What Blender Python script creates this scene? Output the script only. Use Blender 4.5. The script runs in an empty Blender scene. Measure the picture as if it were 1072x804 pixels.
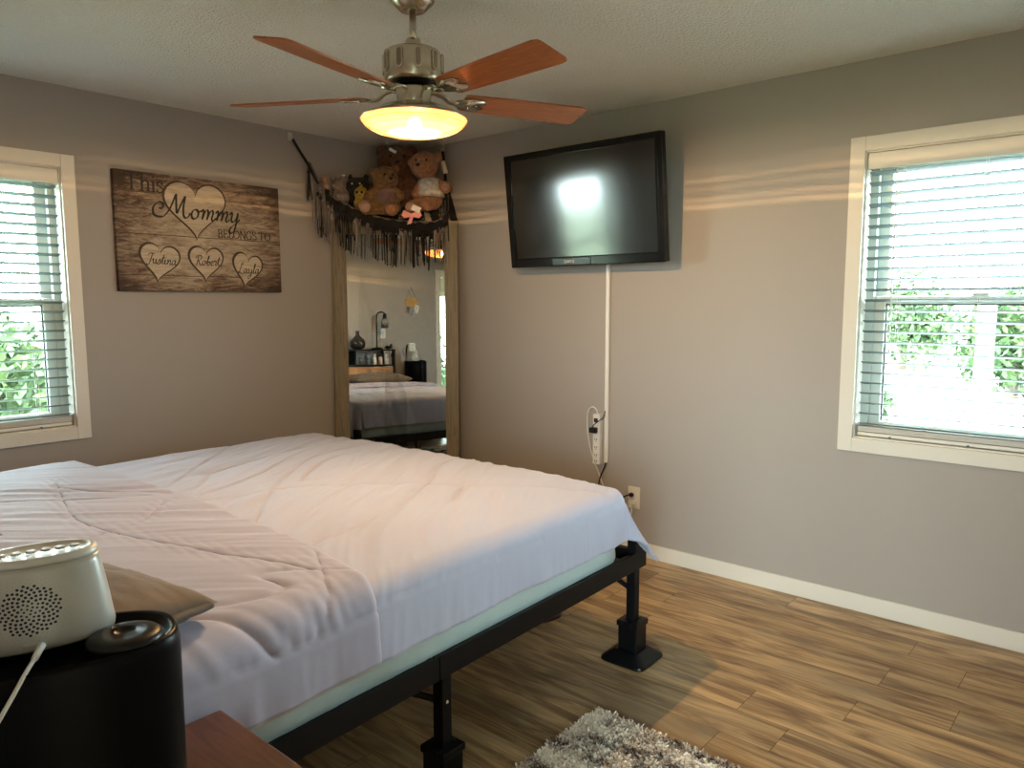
import bpy, bmesh, math, random
from math import sin, cos, pi, radians, sqrt, atan2
from mathutils import Vector, Matrix, noise
random.seed(7)
SC = bpy.context.scene
COL = SC.collection

# ------------------------------------------------------------------ helpers
def link(name, me, mat=None, parent=None, loc=None, smooth=False):
    o = bpy.data.objects.new(name, me); COL.objects.link(o)
    if mat is not None:
        for m in (mat if isinstance(mat, (list, tuple)) else [mat]): me.materials.append(m)
    if parent is not None: o.parent = parent
    if loc is not None: o.location = loc
    if smooth:
        for p in me.polygons: p.use_smooth = True
    return o
def obj(name, bm, mat, parent=None, smooth=False, loc=None):
    me = bpy.data.meshes.new(name); bmesh.ops.recalc_face_normals(bm, faces=bm.faces); bm.to_mesh(me); bm.free()
    return link(name, me, mat, parent, loc, smooth)
def tag(o, label=None, cat=None, group=None, kind=None):
    if label: o['label'] = label
    if cat: o['category'] = cat
    if group: o['group'] = group
    if kind: o['kind'] = kind
    return o
def thing(name, label, cat, loc=(0, 0, 0), rz=0, group=None):
    o = bpy.data.objects.new(name, None); COL.objects.link(o); o.empty_display_size = .05
    o.location = loc; o.rotation_euler = (0, 0, rz)
    return tag(o, label, cat, group)
def struct(name, bm, mat, parent=None, smooth=False):
    o = obj(name, bm, mat, parent, smooth)
    if parent is None: o['kind'] = 'structure'
    return o
def copy_tree(o, parent=None):
    c = o.copy(); COL.objects.link(c); c.parent = parent
    for ch in [x for x in bpy.data.objects if x.parent == o]: copy_tree(ch, c)
    return c
def BM(): return bmesh.new()
def box(bm, x0, x1, y0, y1, z0, z1, bev=0, M=None, seg=2):
    r = bmesh.ops.create_cube(bm, size=1)
    vs = r['verts']
    for v in vs:
        v.co = Vector(((x0+x1)/2+v.co.x*(x1-x0), (y0+y1)/2+v.co.y*(y1-y0), (z0+z1)/2+v.co.z*(z1-z0)))
    if bev:
        es = list({e for v in vs for e in v.link_edges})
        rr = bmesh.ops.bevel(bm, geom=es, offset=bev, segments=seg, affect='EDGES', profile=.5)
        vs = list({v for f in rr['faces'] for v in f.verts} | {v for v in vs if v.is_valid})
    if M is not None:
        for v in vs: v.co = M @ v.co
    return bm
def cyl(bm, p0, p1, r0, r1=None, n=20, caps=True):
    r1 = r0 if r1 is None else r1
    p0, p1 = Vector(p0), Vector(p1); d = p1-p0
    M = Matrix.Translation((p0+p1)/2) @ d.to_track_quat('Z', 'Y').to_matrix().to_4x4()
    bmesh.ops.create_cone(bm, cap_ends=caps, segments=n, radius1=r0, radius2=r1, depth=d.length, matrix=M)
    return bm
def ball(bm, c, r, s=(1, 1, 1), n=20, M=None):
    m = Matrix.Translation(c) @ (M or Matrix()) @ Matrix.Diagonal((s[0]*r, s[1]*r, s[2]*r, 1))
    bmesh.ops.create_uvsphere(bm, u_segments=n, v_segments=max(8, n*2//3), radius=1, matrix=m)
    return bm
def lathe(bm, prof, n=40, c=(0, 0), close=True, sx=1, sy=1, expo=2, M=None, ang=0):
    """revolve (r,z) profile; superellipse exponent expo; scale sx, sy"""
    rings = []
    for r, z in prof:
        ring = []
        for k in range(n):
            t = 2*pi*k/n; ct, st = cos(t), sin(t)
            x = math.copysign(abs(ct)**(2/expo), ct)*r*sx; y = math.copysign(abs(st)**(2/expo), st)*r*sy
            co = Vector((c[0]+x*cos(ang)-y*sin(ang), c[1]+x*sin(ang)+y*cos(ang), z))
            if M is not None: co = M @ co
            ring.append(bm.verts.new(co))
        rings.append(ring)
    for a, b in zip(rings, rings[1:]):
        for k in range(n): bm.faces.new((a[k], a[(k+1) % n], b[(k+1) % n], b[k]))
    if close:
        bm.faces.new(rings[0]); bm.faces.new(rings[-1][::-1])
    return bm
def catmull(pts, sub=6):
    P = [Vector(p) for p in pts]
    if len(P) < 3: return P
    out = []
    Q = [2*P[0]-P[1]]+P+[2*P[-1]-P[-2]]
    for i in range(1, len(Q)-2):
        a, b, c, d = Q[i-1:i+3]
        for k in range(sub):
            t = k/sub
            out.append(.5*((2*b)+(c-a)*t+(2*a-5*b+4*c-d)*t*t+(3*b-a-3*c+d)*t**3))
    out.append(P[-1]); return out
def tube(bm, pts, r, n=8, sub=6, r1=None, flat=1):
    P = catmull(pts, sub); rings = []; up = Vector((0, 0, 1)); last = None
    for i, q in enumerate(P):
        t = (P[min(i+1, len(P)-1)]-P[max(i-1, 0)]).normalized()
        a = t.cross(up) if last is None else last - t*last.dot(t)
        if a.length < 1e-4: a = t.cross(Vector((1, 0, 0)))
        a.normalize(); b = t.cross(a); last = a
        rr = r if r1 is None else r+(r1-r)*i/(len(P)-1)
        rings.append([bm.verts.new(q+a*cos(2*pi*k/n)*rr+b*sin(2*pi*k/n)*rr*flat) for k in range(n)])
    for A, B in zip(rings, rings[1:]):
        for k in range(n): bm.faces.new((A[k], A[(k+1) % n], B[(k+1) % n], B[k]))
    bm.faces.new(rings[0][::-1]); bm.faces.new(rings[-1]); return bm
def poly(bm, pts, h0, h1, M=None):
    """extrude a 2D outline (x,y) between z=h0 and h1, through matrix M"""
    M = M or Matrix()
    a = [bm.verts.new(M @ Vector((x, y, h0))) for x, y in pts]
    b = [bm.verts.new(M @ Vector((x, y, h1))) for x, y in pts]
    n = len(pts)
    bm.faces.new(a[::-1]); bm.faces.new(b)
    for i in range(n): bm.faces.new((a[i], a[(i+1) % n], b[(i+1) % n], b[i]))
    return bm

# ------------------------------------------------------------------ materials
def new_mat(name):
    m = bpy.data.materials.new(name); m.use_nodes = True; nt = m.node_tree
    return m, nt, nt.nodes['Principled BSDF']
def N(nt, typ, **kw):
    n = nt.nodes.new(typ)
    for k, v in kw.items():
        if k in ('operation', 'blend_type', 'noise_dimensions', 'data_type', 'attribute_name', 'wave_type', 'bands_direction', 'feature', 'distance', 'rings_direction'): setattr(n, k, v)
        else: n.inputs[k.replace('_', ' ')].default_value = v
    return n
def mat(name, col, rough=.5, metal=0, bump=0, bscale=60, var=0, vscale=8, spec=None, coat=0, sheen=0, stretch=None, trans=0, col2=None, detail=3):
    m, nt, b = new_mat(name)
    b.inputs['Base Color'].default_value = (*col, 1); b.inputs['Roughness'].default_value = rough; b.inputs['Metallic'].default_value = metal
    if spec is not None: b.inputs['Specular IOR Level'].default_value = spec
    if coat: b.inputs['Coat Weight'].default_value = coat; b.inputs['Coat Roughness'].default_value = .08
    if sheen: b.inputs['Sheen Weight'].default_value = sheen; b.inputs['Sheen Roughness'].default_value = .5
    if trans: b.inputs['Transmission Weight'].default_value = trans
    tc = nt.nodes.new('ShaderNodeTexCoord'); src = tc.outputs['Object']
    if stretch:
        mp = nt.nodes.new('ShaderNodeMapping'); mp.inputs['Scale'].default_value = stretch
        nt.links.new(src, mp.inputs['Vector']); src = mp.outputs[0]
    if var or col2:
        n = N(nt, 'ShaderNodeTexNoise', Scale=vscale, Detail=detail); nt.links.new(src, n.inputs['Vector'])
        r = nt.nodes.new('ShaderNodeValToRGB'); c2 = col2 or tuple(min(1, c*(1+var)) for c in col)
        c1 = col if col2 else tuple(c*(1-var) for c in col)
        r.color_ramp.elements[0].color = (*c1, 1); r.color_ramp.elements[0].position = .35
        r.color_ramp.elements[1].color = (*c2, 1); r.color_ramp.elements[1].position = .65
        nt.links.new(n.outputs['Fac'], r.inputs['Fac']); nt.links.new(r.outputs['Color'], b.inputs['Base Color'])
    if bump:
        n = N(nt, 'ShaderNodeTexNoise', Scale=bscale, Detail=3); nt.links.new(src, n.inputs['Vector'])
        bp = nt.nodes.new('ShaderNodeBump'); bp.inputs['Strength'].default_value = bump; bp.inputs['Distance'].default_value = .004
        nt.links.new(n.outputs['Fac'], bp.inputs['Height']); nt.links.new(bp.outputs['Normal'], b.inputs['Normal'])
    return m
M = {}
M['wall'] = mat('wall_paint', (.41, .372, .345), .62, bump=.12, bscale=160, spec=.35)
M['wall_pale'] = mat('hall_paint', (.62, .60, .54), .7)
M['trim'] = mat('white_trim', (.80, .76, .69), .4, bump=.05, bscale=30)
M['vinyl'] = mat('window_vinyl', (.62, .66, .61), .4)
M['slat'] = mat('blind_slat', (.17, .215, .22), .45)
M['blind_white'] = mat('blind_valance', (.80, .78, .73), .4)
M['gasket'] = mat('black_gasket', (.02, .025, .03), .5)
M['black_metal'] = mat('black_metal', (.004, .004, .005), .5, bump=.05, bscale=200, spec=.22)
M['black_plastic'] = mat('black_plastic', (.004, .004, .005), .36, spec=.28)
M['tank'] = mat('satin_black_tank', (.002, .002, .003), .34, spec=.10)
M['gloss_black'] = mat('gloss_black', (.006, .006, .008), .16, coat=.3)
M['bezel'] = mat('tv_bezel', (.003, .003, .004), .15, spec=.35)
M['nickel'] = mat('brushed_nickel', (.60, .54, .44), .26, metal=1)
M['nickel_dark'] = mat('nickel_inset', (.30, .26, .20), .45, metal=1)
M['chrome'] = mat('chrome', (.75, .74, .72), .15, metal=1)
M['white_plastic'] = mat('white_plastic', (.82, .80, .77), .35)
M['ivory'] = mat('ivory_plastic', (.78, .72, .62), .4)
M['cord_white'] = mat('white_cord', (.75, .74, .70), .45)
M['silver'] = mat('silver_plastic', (.47, .47, .44), .32, metal=.25, var=.02, vscale=30)
M['silver_rim'] = mat('silver_rim', (.60, .60, .56), .42, metal=.2)
M['grille'] = mat('speaker_hole', (.01, .012, .03), .6)
M['dimple'] = mat('silver_dimple', (.42, .42, .38), .4, metal=.2)
M['mattress'] = mat('mattress_fabric', (.58, .73, .74), .42, bump=.1, bscale=25, sheen=.2)
M['piping'] = mat('piping_fabric', (.62, .58, .48), .5)
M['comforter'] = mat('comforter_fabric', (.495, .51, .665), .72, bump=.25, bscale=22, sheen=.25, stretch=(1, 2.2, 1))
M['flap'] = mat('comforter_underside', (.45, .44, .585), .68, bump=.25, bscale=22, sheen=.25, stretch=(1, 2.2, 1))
M['sheet'] = mat('bed_sheet', (.56, .62, .62), .7, bump=.2, bscale=20)
M['pillow'] = mat('pillow_fabric', (.17, .122, .085), .8, bump=.3, bscale=40, sheen=.2)
M['pillow2'] = mat('pillow_trim', (.11, .09, .08), .7, bump=.3, bscale=60)
M['socket'] = mat('socket_dark', (.05, .04, .04), .5)
M['red_switch'] = mat('dark_red_switch', (.05, .012, .012), .3)
M['glass_jar'] = mat('clear_glass', (.9, .9, .9), .05, trans=.9)
M['brown_glass'] = mat('smoked_glass', (.035, .028, .025), .12, coat=.4)
M['ground'] = mat('driveway', (.16, .15, .135), .9, var=.12, vscale=3)
M['lawn'] = mat('lawn', (.11, .125, .06), .95, var=.35, vscale=3)
M['leaf'] = mat('leaf', (.012, .040, .007), .7, col2=(.05, .085, .016), vscale=2.5)
M['bark'] = mat('bark', (.10, .075, .055), .9, bump=.5, bscale=20)
M['post'] = mat('porch_paint', (.86, .86, .84), .6)
M['photo'] = mat('photo_paper', (.75, .74, .70), .4)
M['photo_blue'] = mat('photo_print', (.10, .16, .30), .4, col2=(.6, .55, .45), vscale=40)
M['photo_dark'] = mat('photo_print_dark', (.03, .035, .06), .4, col2=(.35, .3, .28), vscale=60)
M['pink'] = mat('pink_ribbon', (.75, .28, .28), .5)
M['cream'] = mat('cream_label', (.72, .62, .45), .5)

def wood_mat(name, c1, c2, c3, sc=(1, 12, 12), rough=.45, nscale=3, coat=0, rotz=0, contrast=(.3, .5, .7), dist=1.5):
    m, nt, b = new_mat(name); L = nt.links.new
    tc = nt.nodes.new('ShaderNodeTexCoord'); mp = nt.nodes.new('ShaderNodeMapping'); mp.inputs['Scale'].default_value = sc; mp.inputs['Rotation'].default_value = (0, 0, rotz)
    L(tc.outputs['Object'], mp.inputs['Vector'])
    n = N(nt, 'ShaderNodeTexNoise', Scale=nscale, Detail=7, Roughness=.62, Distortion=dist); L(mp.outputs[0], n.inputs['Vector'])
    r = nt.nodes.new('ShaderNodeValToRGB'); e = r.color_ramp.elements
    e[0].position = contrast[0]; e[0].color = (*c1, 1); e[1].position = contrast[2]; e[1].color = (*c3, 1)
    k = e.new(contrast[1]); k.color = (*c2, 1)
    L(n.outputs['Fac'], r.inputs['Fac']); L(r.outputs['Color'], b.inputs['Base Color'])
    b.inputs['Roughness'].default_value = rough
    if coat: b.inputs['Coat Weight'].default_value = coat; b.inputs['Coat Roughness'].default_value = .15
    bp = nt.nodes.new('ShaderNodeBump'); bp.inputs['Strength'].default_value = .15; bp.inputs['Distance'].default_value = .002
    L(n.outputs['Fac'], bp.inputs['Height']); L(bp.outputs['Normal'], b.inputs['Normal'])
    return m
M['blade'] = wood_mat('cherry_blade', (.24, .065, .02), (.38, .115, .035), (.48, .17, .055), (2, 22, 22), .3, 3, coat=.3)
M['nightstand'] = wood_mat('cherry_nightstand', (.045, .016, .009), (.10, .035, .018), (.15, .055, .028), (9, 1.2, 9), .3, 3, coat=.3)
M['mirror_wood'] = wood_mat('greywashed_wood', (.15, .12, .085), (.235, .195, .135), (.31, .26, .18), (16, 16, 1.3), .6, 3)
M['headboard'] = wood_mat('rustic_board', (.20, .08, .025), (.40, .18, .06), (.55, .28, .11), (6, 1.2, 6), .5, 3)
M['plaque'] = wood_mat('plaque_wood', (.42, .24, .07), (.60, .38, .13), (.66, .46, .18), (6, 2, 6), .6, 3)
M['door'] = mat('door_paint', (.78, .77, .72), .4)

def floor_mat():
    m, nt, b = new_mat('floor_planks'); L = nt.links.new
    tc = nt.nodes.new('ShaderNodeTexCoord'); at = N(nt, 'ShaderNodeAttribute', attribute_name='seed')
    off = N(nt, 'ShaderNodeVectorMath', operation='SCALE'); off.inputs[0].default_value = (37, 53, 11); L(at.outputs['Fac'], off.inputs['Scale'])
    add = N(nt, 'ShaderNodeVectorMath', operation='ADD'); L(tc.outputs['Object'], add.inputs[0]); L(off.outputs[0], add.inputs[1])
    mp = nt.nodes.new('ShaderNodeMapping'); mp.inputs['Scale'].default_value = (9, 1.0, 1); L(add.outputs[0], mp.inputs['Vector'])
    n1 = N(nt, 'ShaderNodeTexNoise', Scale=2.2, Detail=6, Roughness=.6, Distortion=.9); L(mp.outputs[0], n1.inputs['Vector'])
    mp2 = nt.nodes.new('ShaderNodeMapping'); mp2.inputs['Scale'].default_value = (60, 2.2, 1); L(add.outputs[0], mp2.inputs['Vector'])
    n2 = N(nt, 'ShaderNodeTexNoise', Scale=2, Detail=5, Roughness=.65, Distortion=.3); L(mp2.outputs[0], n2.inputs['Vector'])
    mp3 = nt.nodes.new('ShaderNodeMapping'); mp3.inputs['Scale'].default_value = (3, .9, 1); L(add.outputs[0], mp3.inputs['Vector'])
    n3 = N(nt, 'ShaderNodeTexNoise', Scale=2, Detail=3); L(mp3.outputs[0], n3.inputs['Vector'])
    r = nt.nodes.new('ShaderNodeValToRGB'); e = r.color_ramp.elements
    e[0].position = .34; e[0].color = (.20, .122, .066, 1); e[1].position = .69; e[1].color = (.72, .51, .27, 1)
    k = e.new(.43); k.color = (.31, .195, .10, 1); k = e.new(.54); k.color = (.53, .365, .19, 1)
    L(n1.outputs['Fac'], r.inputs['Fac'])
    r2 = nt.nodes.new('ShaderNodeValToRGB'); e = r2.color_ramp.elements
    e[0].position = .35; e[0].color = (.68, .64, .60, 1); e[1].position = .6; e[1].color = (1, 1, 1, 1); L(n2.outputs['Fac'], r2.inputs['Fac'])
    mx = N(nt, 'ShaderNodeMix', data_type='RGBA', blend_type='MULTIPLY'); mx.inputs['Factor'].default_value = .75
    L(r.outputs[0], mx.inputs[6]); L(r2.outputs[0], mx.inputs[7])
    # greyer, bluer smoke areas in the grain
    r3 = nt.nodes.new('ShaderNodeValToRGB'); e = r3.color_ramp.elements; e[0].position = .5; e[0].color = (0, 0, 0, 1); e[1].position = .7; e[1].color = (.55, .55, .55, 1); L(n3.outputs['Fac'], r3.inputs['Fac'])
    mx2 = N(nt, 'ShaderNodeMix', data_type='RGBA', blend_type='MIX'); L(r3.outputs[0], mx2.inputs['Factor']); L(mx.outputs[2], mx2.inputs[6]); mx2.inputs[7].default_value = (.42, .34, .22, 1)
    mr = N(nt, 'ShaderNodeMapRange'); mr.inputs['To Min'].default_value = .82; mr.inputs['To Max'].default_value = 1.18; L(at.outputs['Fac'], mr.inputs['Value'])
    mx3 = N(nt, 'ShaderNodeVectorMath', operation='SCALE'); L(mx2.outputs[2], mx3.inputs[0]); L(mr.outputs[0], mx3.inputs['Scale'])
    L(mx3.outputs[0], b.inputs['Base Color'])
    b.inputs['Roughness'].default_value = .34; b.inputs['Specular IOR Level'].default_value = .4
    bp = nt.nodes.new('ShaderNodeBump'); bp.inputs['Strength'].default_value = .12; bp.inputs['Distance'].default_value = .002
    L(n2.outputs['Fac'], bp.inputs['Height']); L(bp.outputs['Normal'], b.inputs['Normal'])
    return m
M['floor'] = floor_mat()
M['gap'] = mat('plank_gap', (.04, .025, .015), .8)

def ceiling_mat():
    m, nt, b = new_mat('textured_ceiling'); L = nt.links.new
    b.inputs['Base Color'].default_value = (.88, .865, .81, 1); b.inputs['Roughness'].default_value = .9
    tc = nt.nodes.new('ShaderNodeTexCoord')
    n = N(nt, 'ShaderNodeTexNoise', Scale=48, Detail=5, Roughness=.7); L(tc.outputs['Object'], n.inputs['Vector'])
    v = N(nt, 'ShaderNodeTexVoronoi', Scale=85); L(tc.outputs['Object'], v.inputs['Vector'])
    a = N(nt, 'ShaderNodeMath', operation='SUBTRACT'); L(n.outputs['Fac'], a.inputs[0]); L(v.outputs['Distance'], a.inputs[1])
    bp = nt.nodes.new('ShaderNodeBump'); bp.inputs['Strength'].default_value = .75; bp.inputs['Distance'].default_value = .012
    L(a.outputs[0], bp.inputs['Height']); L(bp.outputs['Normal'], b.inputs['Normal'])
    return m
M['ceiling'] = ceiling_mat()

def sign_mat():
    m, nt, b = new_mat('printed_planks'); L = nt.links.new
    tc = nt.nodes.new('ShaderNodeTexCoord'); mp = nt.nodes.new('ShaderNodeMapping'); mp.inputs['Scale'].default_value = (2.2, 1, 11); L(tc.outputs['Object'], mp.inputs['Vector'])
    n = N(nt, 'ShaderNodeTexNoise', Scale=3.4, Detail=12, Roughness=.86, Distortion=.6); L(mp.outputs[0], n.inputs['Vector'])
    n2 = N(nt, 'ShaderNodeTexNoise', Scale=2.5, Detail=5); L(tc.outputs['Object'], n2.inputs['Vector'])
    # printed vignette: darker towards the edge of the artwork
    sep = nt.nodes.new('ShaderNodeSeparateXYZ'); L(tc.outputs['Object'], sep.inputs[0])
    def m2(op, a, bb):
        k = N(nt, 'ShaderNodeMath', operation=op)
        for i, q in enumerate((a, bb)):
            if isinstance(q, (int, float)): k.inputs[i].default_value = q
            elif q is not None: L(q, k.inputs[i])
        return k.outputs[0]
    ax = m2('POWER', m2('ABSOLUTE', m2('DIVIDE', sep.outputs['X'], .465), None), 2.6)
    az = m2('POWER', m2('ABSOLUTE', m2('DIVIDE', sep.outputs['Z'], .305), None), 3)
    edge = m2('MULTIPLY', m2('ADD', ax, az), .24)
    f = m2('SUBTRACT', m2('ADD', m2('SUBTRACT', m2('MULTIPLY', n.outputs['Fac'], 1.7), .40), m2('MULTIPLY', n2.outputs['Fac'], .40)), edge)
    r = nt.nodes.new('ShaderNodeValToRGB'); e = r.color_ramp.elements
    e[0].position = .30; e[0].color = (.045, .022, .014, 1); e[1].position = .78; e[1].color = (.55, .45, .34, 1)
    k = e.new(.44); k.color = (.17, .105, .07, 1); k = e.new(.58); k.color = (.36, .275, .20, 1)
    L(f, r.inputs['Fac'])
    # plank joints of the print
    w = m2('PINGPONG', m2('ADD', sep.outputs['Z'], m2('MULTIPLY', n2.outputs['Fac'], .02)), .105)
    ln = m2('LESS_THAN', w, .0018)
    mx = N(nt, 'ShaderNodeMix', data_type='RGBA', blend_type='MIX'); L(ln, mx.inputs['Factor']); L(r.outputs[0], mx.inputs[6]); mx.inputs[7].default_value = (.05, .03, .02, 1)
    L(mx.outputs[2], b.inputs['Base Color']); b.inputs['Roughness'].default_value = .7
    return m
M['sign'] = sign_mat()
M['heart'] = wood_mat('printed_heart', (.36, .28, .20), (.55, .45, .34), (.64, .54, .42), (2, 2, 14), .7, 3)
M['ink'] = mat('sign_ink', (.018, .012, .012), .6)
M['ink_brown'] = mat('sign_brown', (.05, .028, .018), .6)

def fur(name, c1, c2, sc=45):
    return mat(name, c1, .95, bump=.9, bscale=sc*2.2, col2=c2, vscale=sc, sheen=.15)
M['fur_tan'] = fur('fur_tan', (.26, .11, .055), (.40, .185, .09))
M['fur_gold'] = fur('fur_gold', (.14, .07, .025), (.27, .14, .05))
M['fur_dark'] = fur('fur_dark', (.09, .035, .018), (.16, .068, .03))
M['fur_grey'] = fur('fur_grey', (.16, .13, .12), (.27, .22, .20))
M['fur_yellow'] = fur('fur_yellow', (.30, .20, .03), (.44, .30, .05))
M['fur_black'] = fur('fur_black', (.01, .01, .012), (.025, .022, .02))
M['fur_pink'] = fur('fur_pink', (.35, .20, .16), (.45, .28, .22))
M['shirt'] = mat('print_shirt', (.36, .36, .37), .8, col2=(.62, .61, .58), vscale=38, detail=6)
M['mauve'] = mat('mauve_cloth', (.16, .09, .09), .9, col2=(.24, .14, .13), vscale=20)
M['cord_black'] = mat('black_yarn', (.008, .008, .009), .9, bump=.5, bscale=200)
M['cord_grey'] = mat('grey_yarn', (.17, .15, .145), .9, bump=.5, bscale=200)
M['cord_beige'] = mat('beige_yarn', (.30, .25, .21), .9, bump=.5, bscale=200)
M['hook'] = mat('clear_hook', (.7, .68, .62), .2)
M['green_fleck'] = mat('riser_green', (.01, .10, .03), .4)

def mirror_mat():
    m, nt, b = new_mat('mirror_silver'); b.inputs['Base Color'].default_value = (.90, .92, .88, 1); b.inputs['Metallic'].default_value = 1; b.inputs['Roughness'].default_value = 0
    return m
M['mirror'] = mirror_mat()
def pane_mat():
    m, nt, b = new_mat('window_glass'); nt.nodes.remove(b); L = nt.links.new
    t = nt.nodes.new('ShaderNodeBsdfTransparent'); t.inputs[0].default_value = (.93, .98, .97, 1)
    g = nt.nodes.new('ShaderNodeBsdfGlossy'); g.inputs['Roughness'].default_value = .02
    mx = nt.nodes.new('ShaderNodeMixShader'); mx.inputs[0].default_value = .04; L(t.outputs[0], mx.inputs[1]); L(g.outputs[0], mx.inputs[2]); L(mx.outputs[0], nt.nodes['Material Output'].inputs[0])
    return m
M['pane'] = pane_mat()
def lens_mat():
    m, nt, b = new_mat('prismatic_lens'); nt.nodes.remove(b); L = nt.links.new
    tc = nt.nodes.new('ShaderNodeTexCoord')
    sep = nt.nodes.new('ShaderNodeSeparateXYZ'); L(tc.outputs['Object'], sep.inputs[0])
    cm = nt.nodes.new('ShaderNodeCombineXYZ'); L(sep.outputs['X'], cm.inputs[0]); L(sep.outputs['Y'], cm.inputs[1])
    ln = N(nt, 'ShaderNodeVectorMath', operation='LENGTH'); L(cm.outputs[0], ln.inputs[0])
    s = N(nt, 'ShaderNodeMath', operation='MULTIPLY'); L(ln.outputs['Value'], s.inputs[0]); s.inputs[1].default_value = 700
    sn = N(nt, 'ShaderNodeMath', operation='SINE'); L(s.outputs[0], sn.inputs[0])
    gr = N(nt, 'ShaderNodeMath', operation='ARCTAN2'); L(sep.outputs['Y'], gr.inputs[0]); L(sep.outputs['X'], gr.inputs[1])
    g2 = N(nt, 'ShaderNodeMath', operation='MULTIPLY'); L(gr.outputs[0], g2.inputs[0]); g2.inputs[1].default_value = 90
    g3 = N(nt, 'ShaderNodeMath', operation='SINE'); L(g2.outputs[0], g3.inputs[0])
    ad = N(nt, 'ShaderNodeMath', operation='MULTIPLY_ADD'); L(g3.outputs[0], ad.inputs[0]); ad.inputs[1].default_value = .5; L(sn.outputs[0], ad.inputs[2])
    bp = nt.nodes.new('ShaderNodeBump'); bp.inputs['Strength'].default_value = 1; bp.inputs['Distance'].default_value = .006; L(ad.outputs[0], bp.inputs['Height'])
    t = nt.nodes.new('ShaderNodeBsdfTransparent'); t.inputs[0].default_value = (1, .80, .48, 1)
    tl = nt.nodes.new('ShaderNodeBsdfTranslucent'); tl.inputs[0].default_value = (.85, .31, .09, 1); L(bp.outputs[0], tl.inputs['Normal'])
    mx = nt.nodes.new('ShaderNodeMixShader'); mx.inputs[0].default_value = .17; L(t.outputs[0], mx.inputs[1]); L(tl.outputs[0], mx.inputs[2])
    g = nt.nodes.new('ShaderNodeBsdfGlossy'); g.inputs['Roughness'].default_value = .15; L(bp.outputs[0], g.inputs['Normal'])
    m2 = nt.nodes.new('ShaderNodeMixShader'); m2.inputs[0].default_value = .06; L(mx.outputs[0], m2.inputs[1]); L(g.outputs[0], m2.inputs[2])
    L(m2.outputs[0], nt.nodes['Material Output'].inputs[0])
    return m
M['lens'] = lens_mat()
def bulb_mat():
    m, nt, b = new_mat('bulb_glow'); nt.nodes.remove(b); L = nt.links.new
    t = nt.nodes.new('ShaderNodeBsdfTransparent'); e = nt.nodes.new('ShaderNodeEmission'); e.inputs[0].default_value = (1, .80, .45, 1); e.inputs[1].default_value = 14
    mx = nt.nodes.new('ShaderNodeMixShader'); mx.inputs[0].default_value = .15; L(t.outputs[0], mx.inputs[1]); L(e.outputs[0], mx.inputs[2]); L(mx.outputs[0], nt.nodes['Material Output'].inputs[0])
    return m
M['bulb'] = bulb_mat()
def screen_mat():
    m, nt, b = new_mat('tv_screen'); b.inputs['Base Color'].default_value = (.002, .002, .003, 1); b.inputs['Roughness'].default_value = .13; b.inputs['Specular IOR Level'].default_value = 1; b.inputs['Coat Weight'].default_value = .6; b.inputs['Coat Roughness'].default_value = .10
    return m
M['screen'] = screen_mat()
M['rug'] = mat('rug_pile', (.55, .47, .40), .95)
def rug_mat():
    m, nt, b = new_mat('rug_tufts'); L = nt.links.new
    at = N(nt, 'ShaderNodeAttribute', attribute_name='tone'); r = nt.nodes.new('ShaderNodeValToRGB'); e = r.color_ramp.elements
    e[0].position = .2; e[0].color = (.09, .06, .05, 1); e[1].position = .75; e[1].color = (.95, .84, .70, 1); k = e.new(.42); k.color = (.60, .50, .40, 1)
    L(at.outputs['Fac'], r.inputs['Fac']); L(r.outputs[0], b.inputs['Base Color']); b.inputs['Roughness'].default_value = .95
    return m
M['tuft'] = rug_mat()

# ------------------------------------------------------------------ camera
yaw, pitch, roll = 0.714514829, -0.109563811, -0.00229018637
CAM = Vector((-3.52702, -4.04325, 1.4115))
f = Vector((cos(yaw)*cos(pitch), sin(yaw)*cos(pitch), sin(pitch))); r0 = Vector((sin(yaw), -cos(yaw), 0)); u0 = r0.cross(f)
r_ = r0*cos(roll)+u0*sin(roll); u_ = -r0*sin(roll)+u0*cos(roll)
cd = bpy.data.cameras.new('camera'); cam = bpy.data.objects.new('camera', cd); COL.objects.link(cam)
mm = Matrix((r_, u_, -f)).transposed().to_4x4(); mm.translation = CAM; cam.matrix_world = mm
cd.sensor_width = 36; cd.sensor_fit = 'HORIZONTAL'; cd.lens = 36*783.252/1072; cd.clip_start = .03; cd.clip_end = 300
SC.camera = cam

# ------------------------------------------------------------------ room shell
H = 2.44; XB = -3.45; YF = -4.75
# openings
WL = (-3.06, -2.17, .80, 2.055)     # left window: x0,x1,z0,z1 on y=0
WR = (-3.92, -3.022, .80, 2.055)    # right window: y0,y1,z0,z1 on x=0
DR = (-4.45, -3.63, 0, 2.03)        # doorway on x=XB
def wall_hole(axis, face0, face1, a0, a1, hole, z1=H):
    bm = BM(); h0, h1, hz0, hz1 = hole
    def b(p0, p1, q0, q1):
        if q1-q0 < 1e-4 or p1-p0 < 1e-4: return
        if axis == 'y': box(bm, p0, p1, face0, face1, q0, q1)
        else: box(bm, face0, face1, p0, p1, q0, q1)
    b(a0, h0, 0, z1); b(h1, a1, 0, z1); b(h0, h1, hz1, z1); b(h0, h1, 0, hz0)
    return bm
T = .13
struct('wall_left', wall_hole('y', 0, T, XB-.12, T, WL), M['wall'])
struct('wall_right', wall_hole('x', 0, T, YF-.12, 0, WR), M['wall'])
struct('wall_back', wall_hole('x', XB-.12, XB, YF-.12, 0, DR), M['wall'])
bm = BM(); box(bm, XB, 0, YF-.12, YF, 0, H); struct('wall_front', bm, M['wall'])
bm = BM(); box(bm, -6.0, T, -6.5, T, H, H+.1); struct('ceiling', bm, M['ceiling'])
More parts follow.
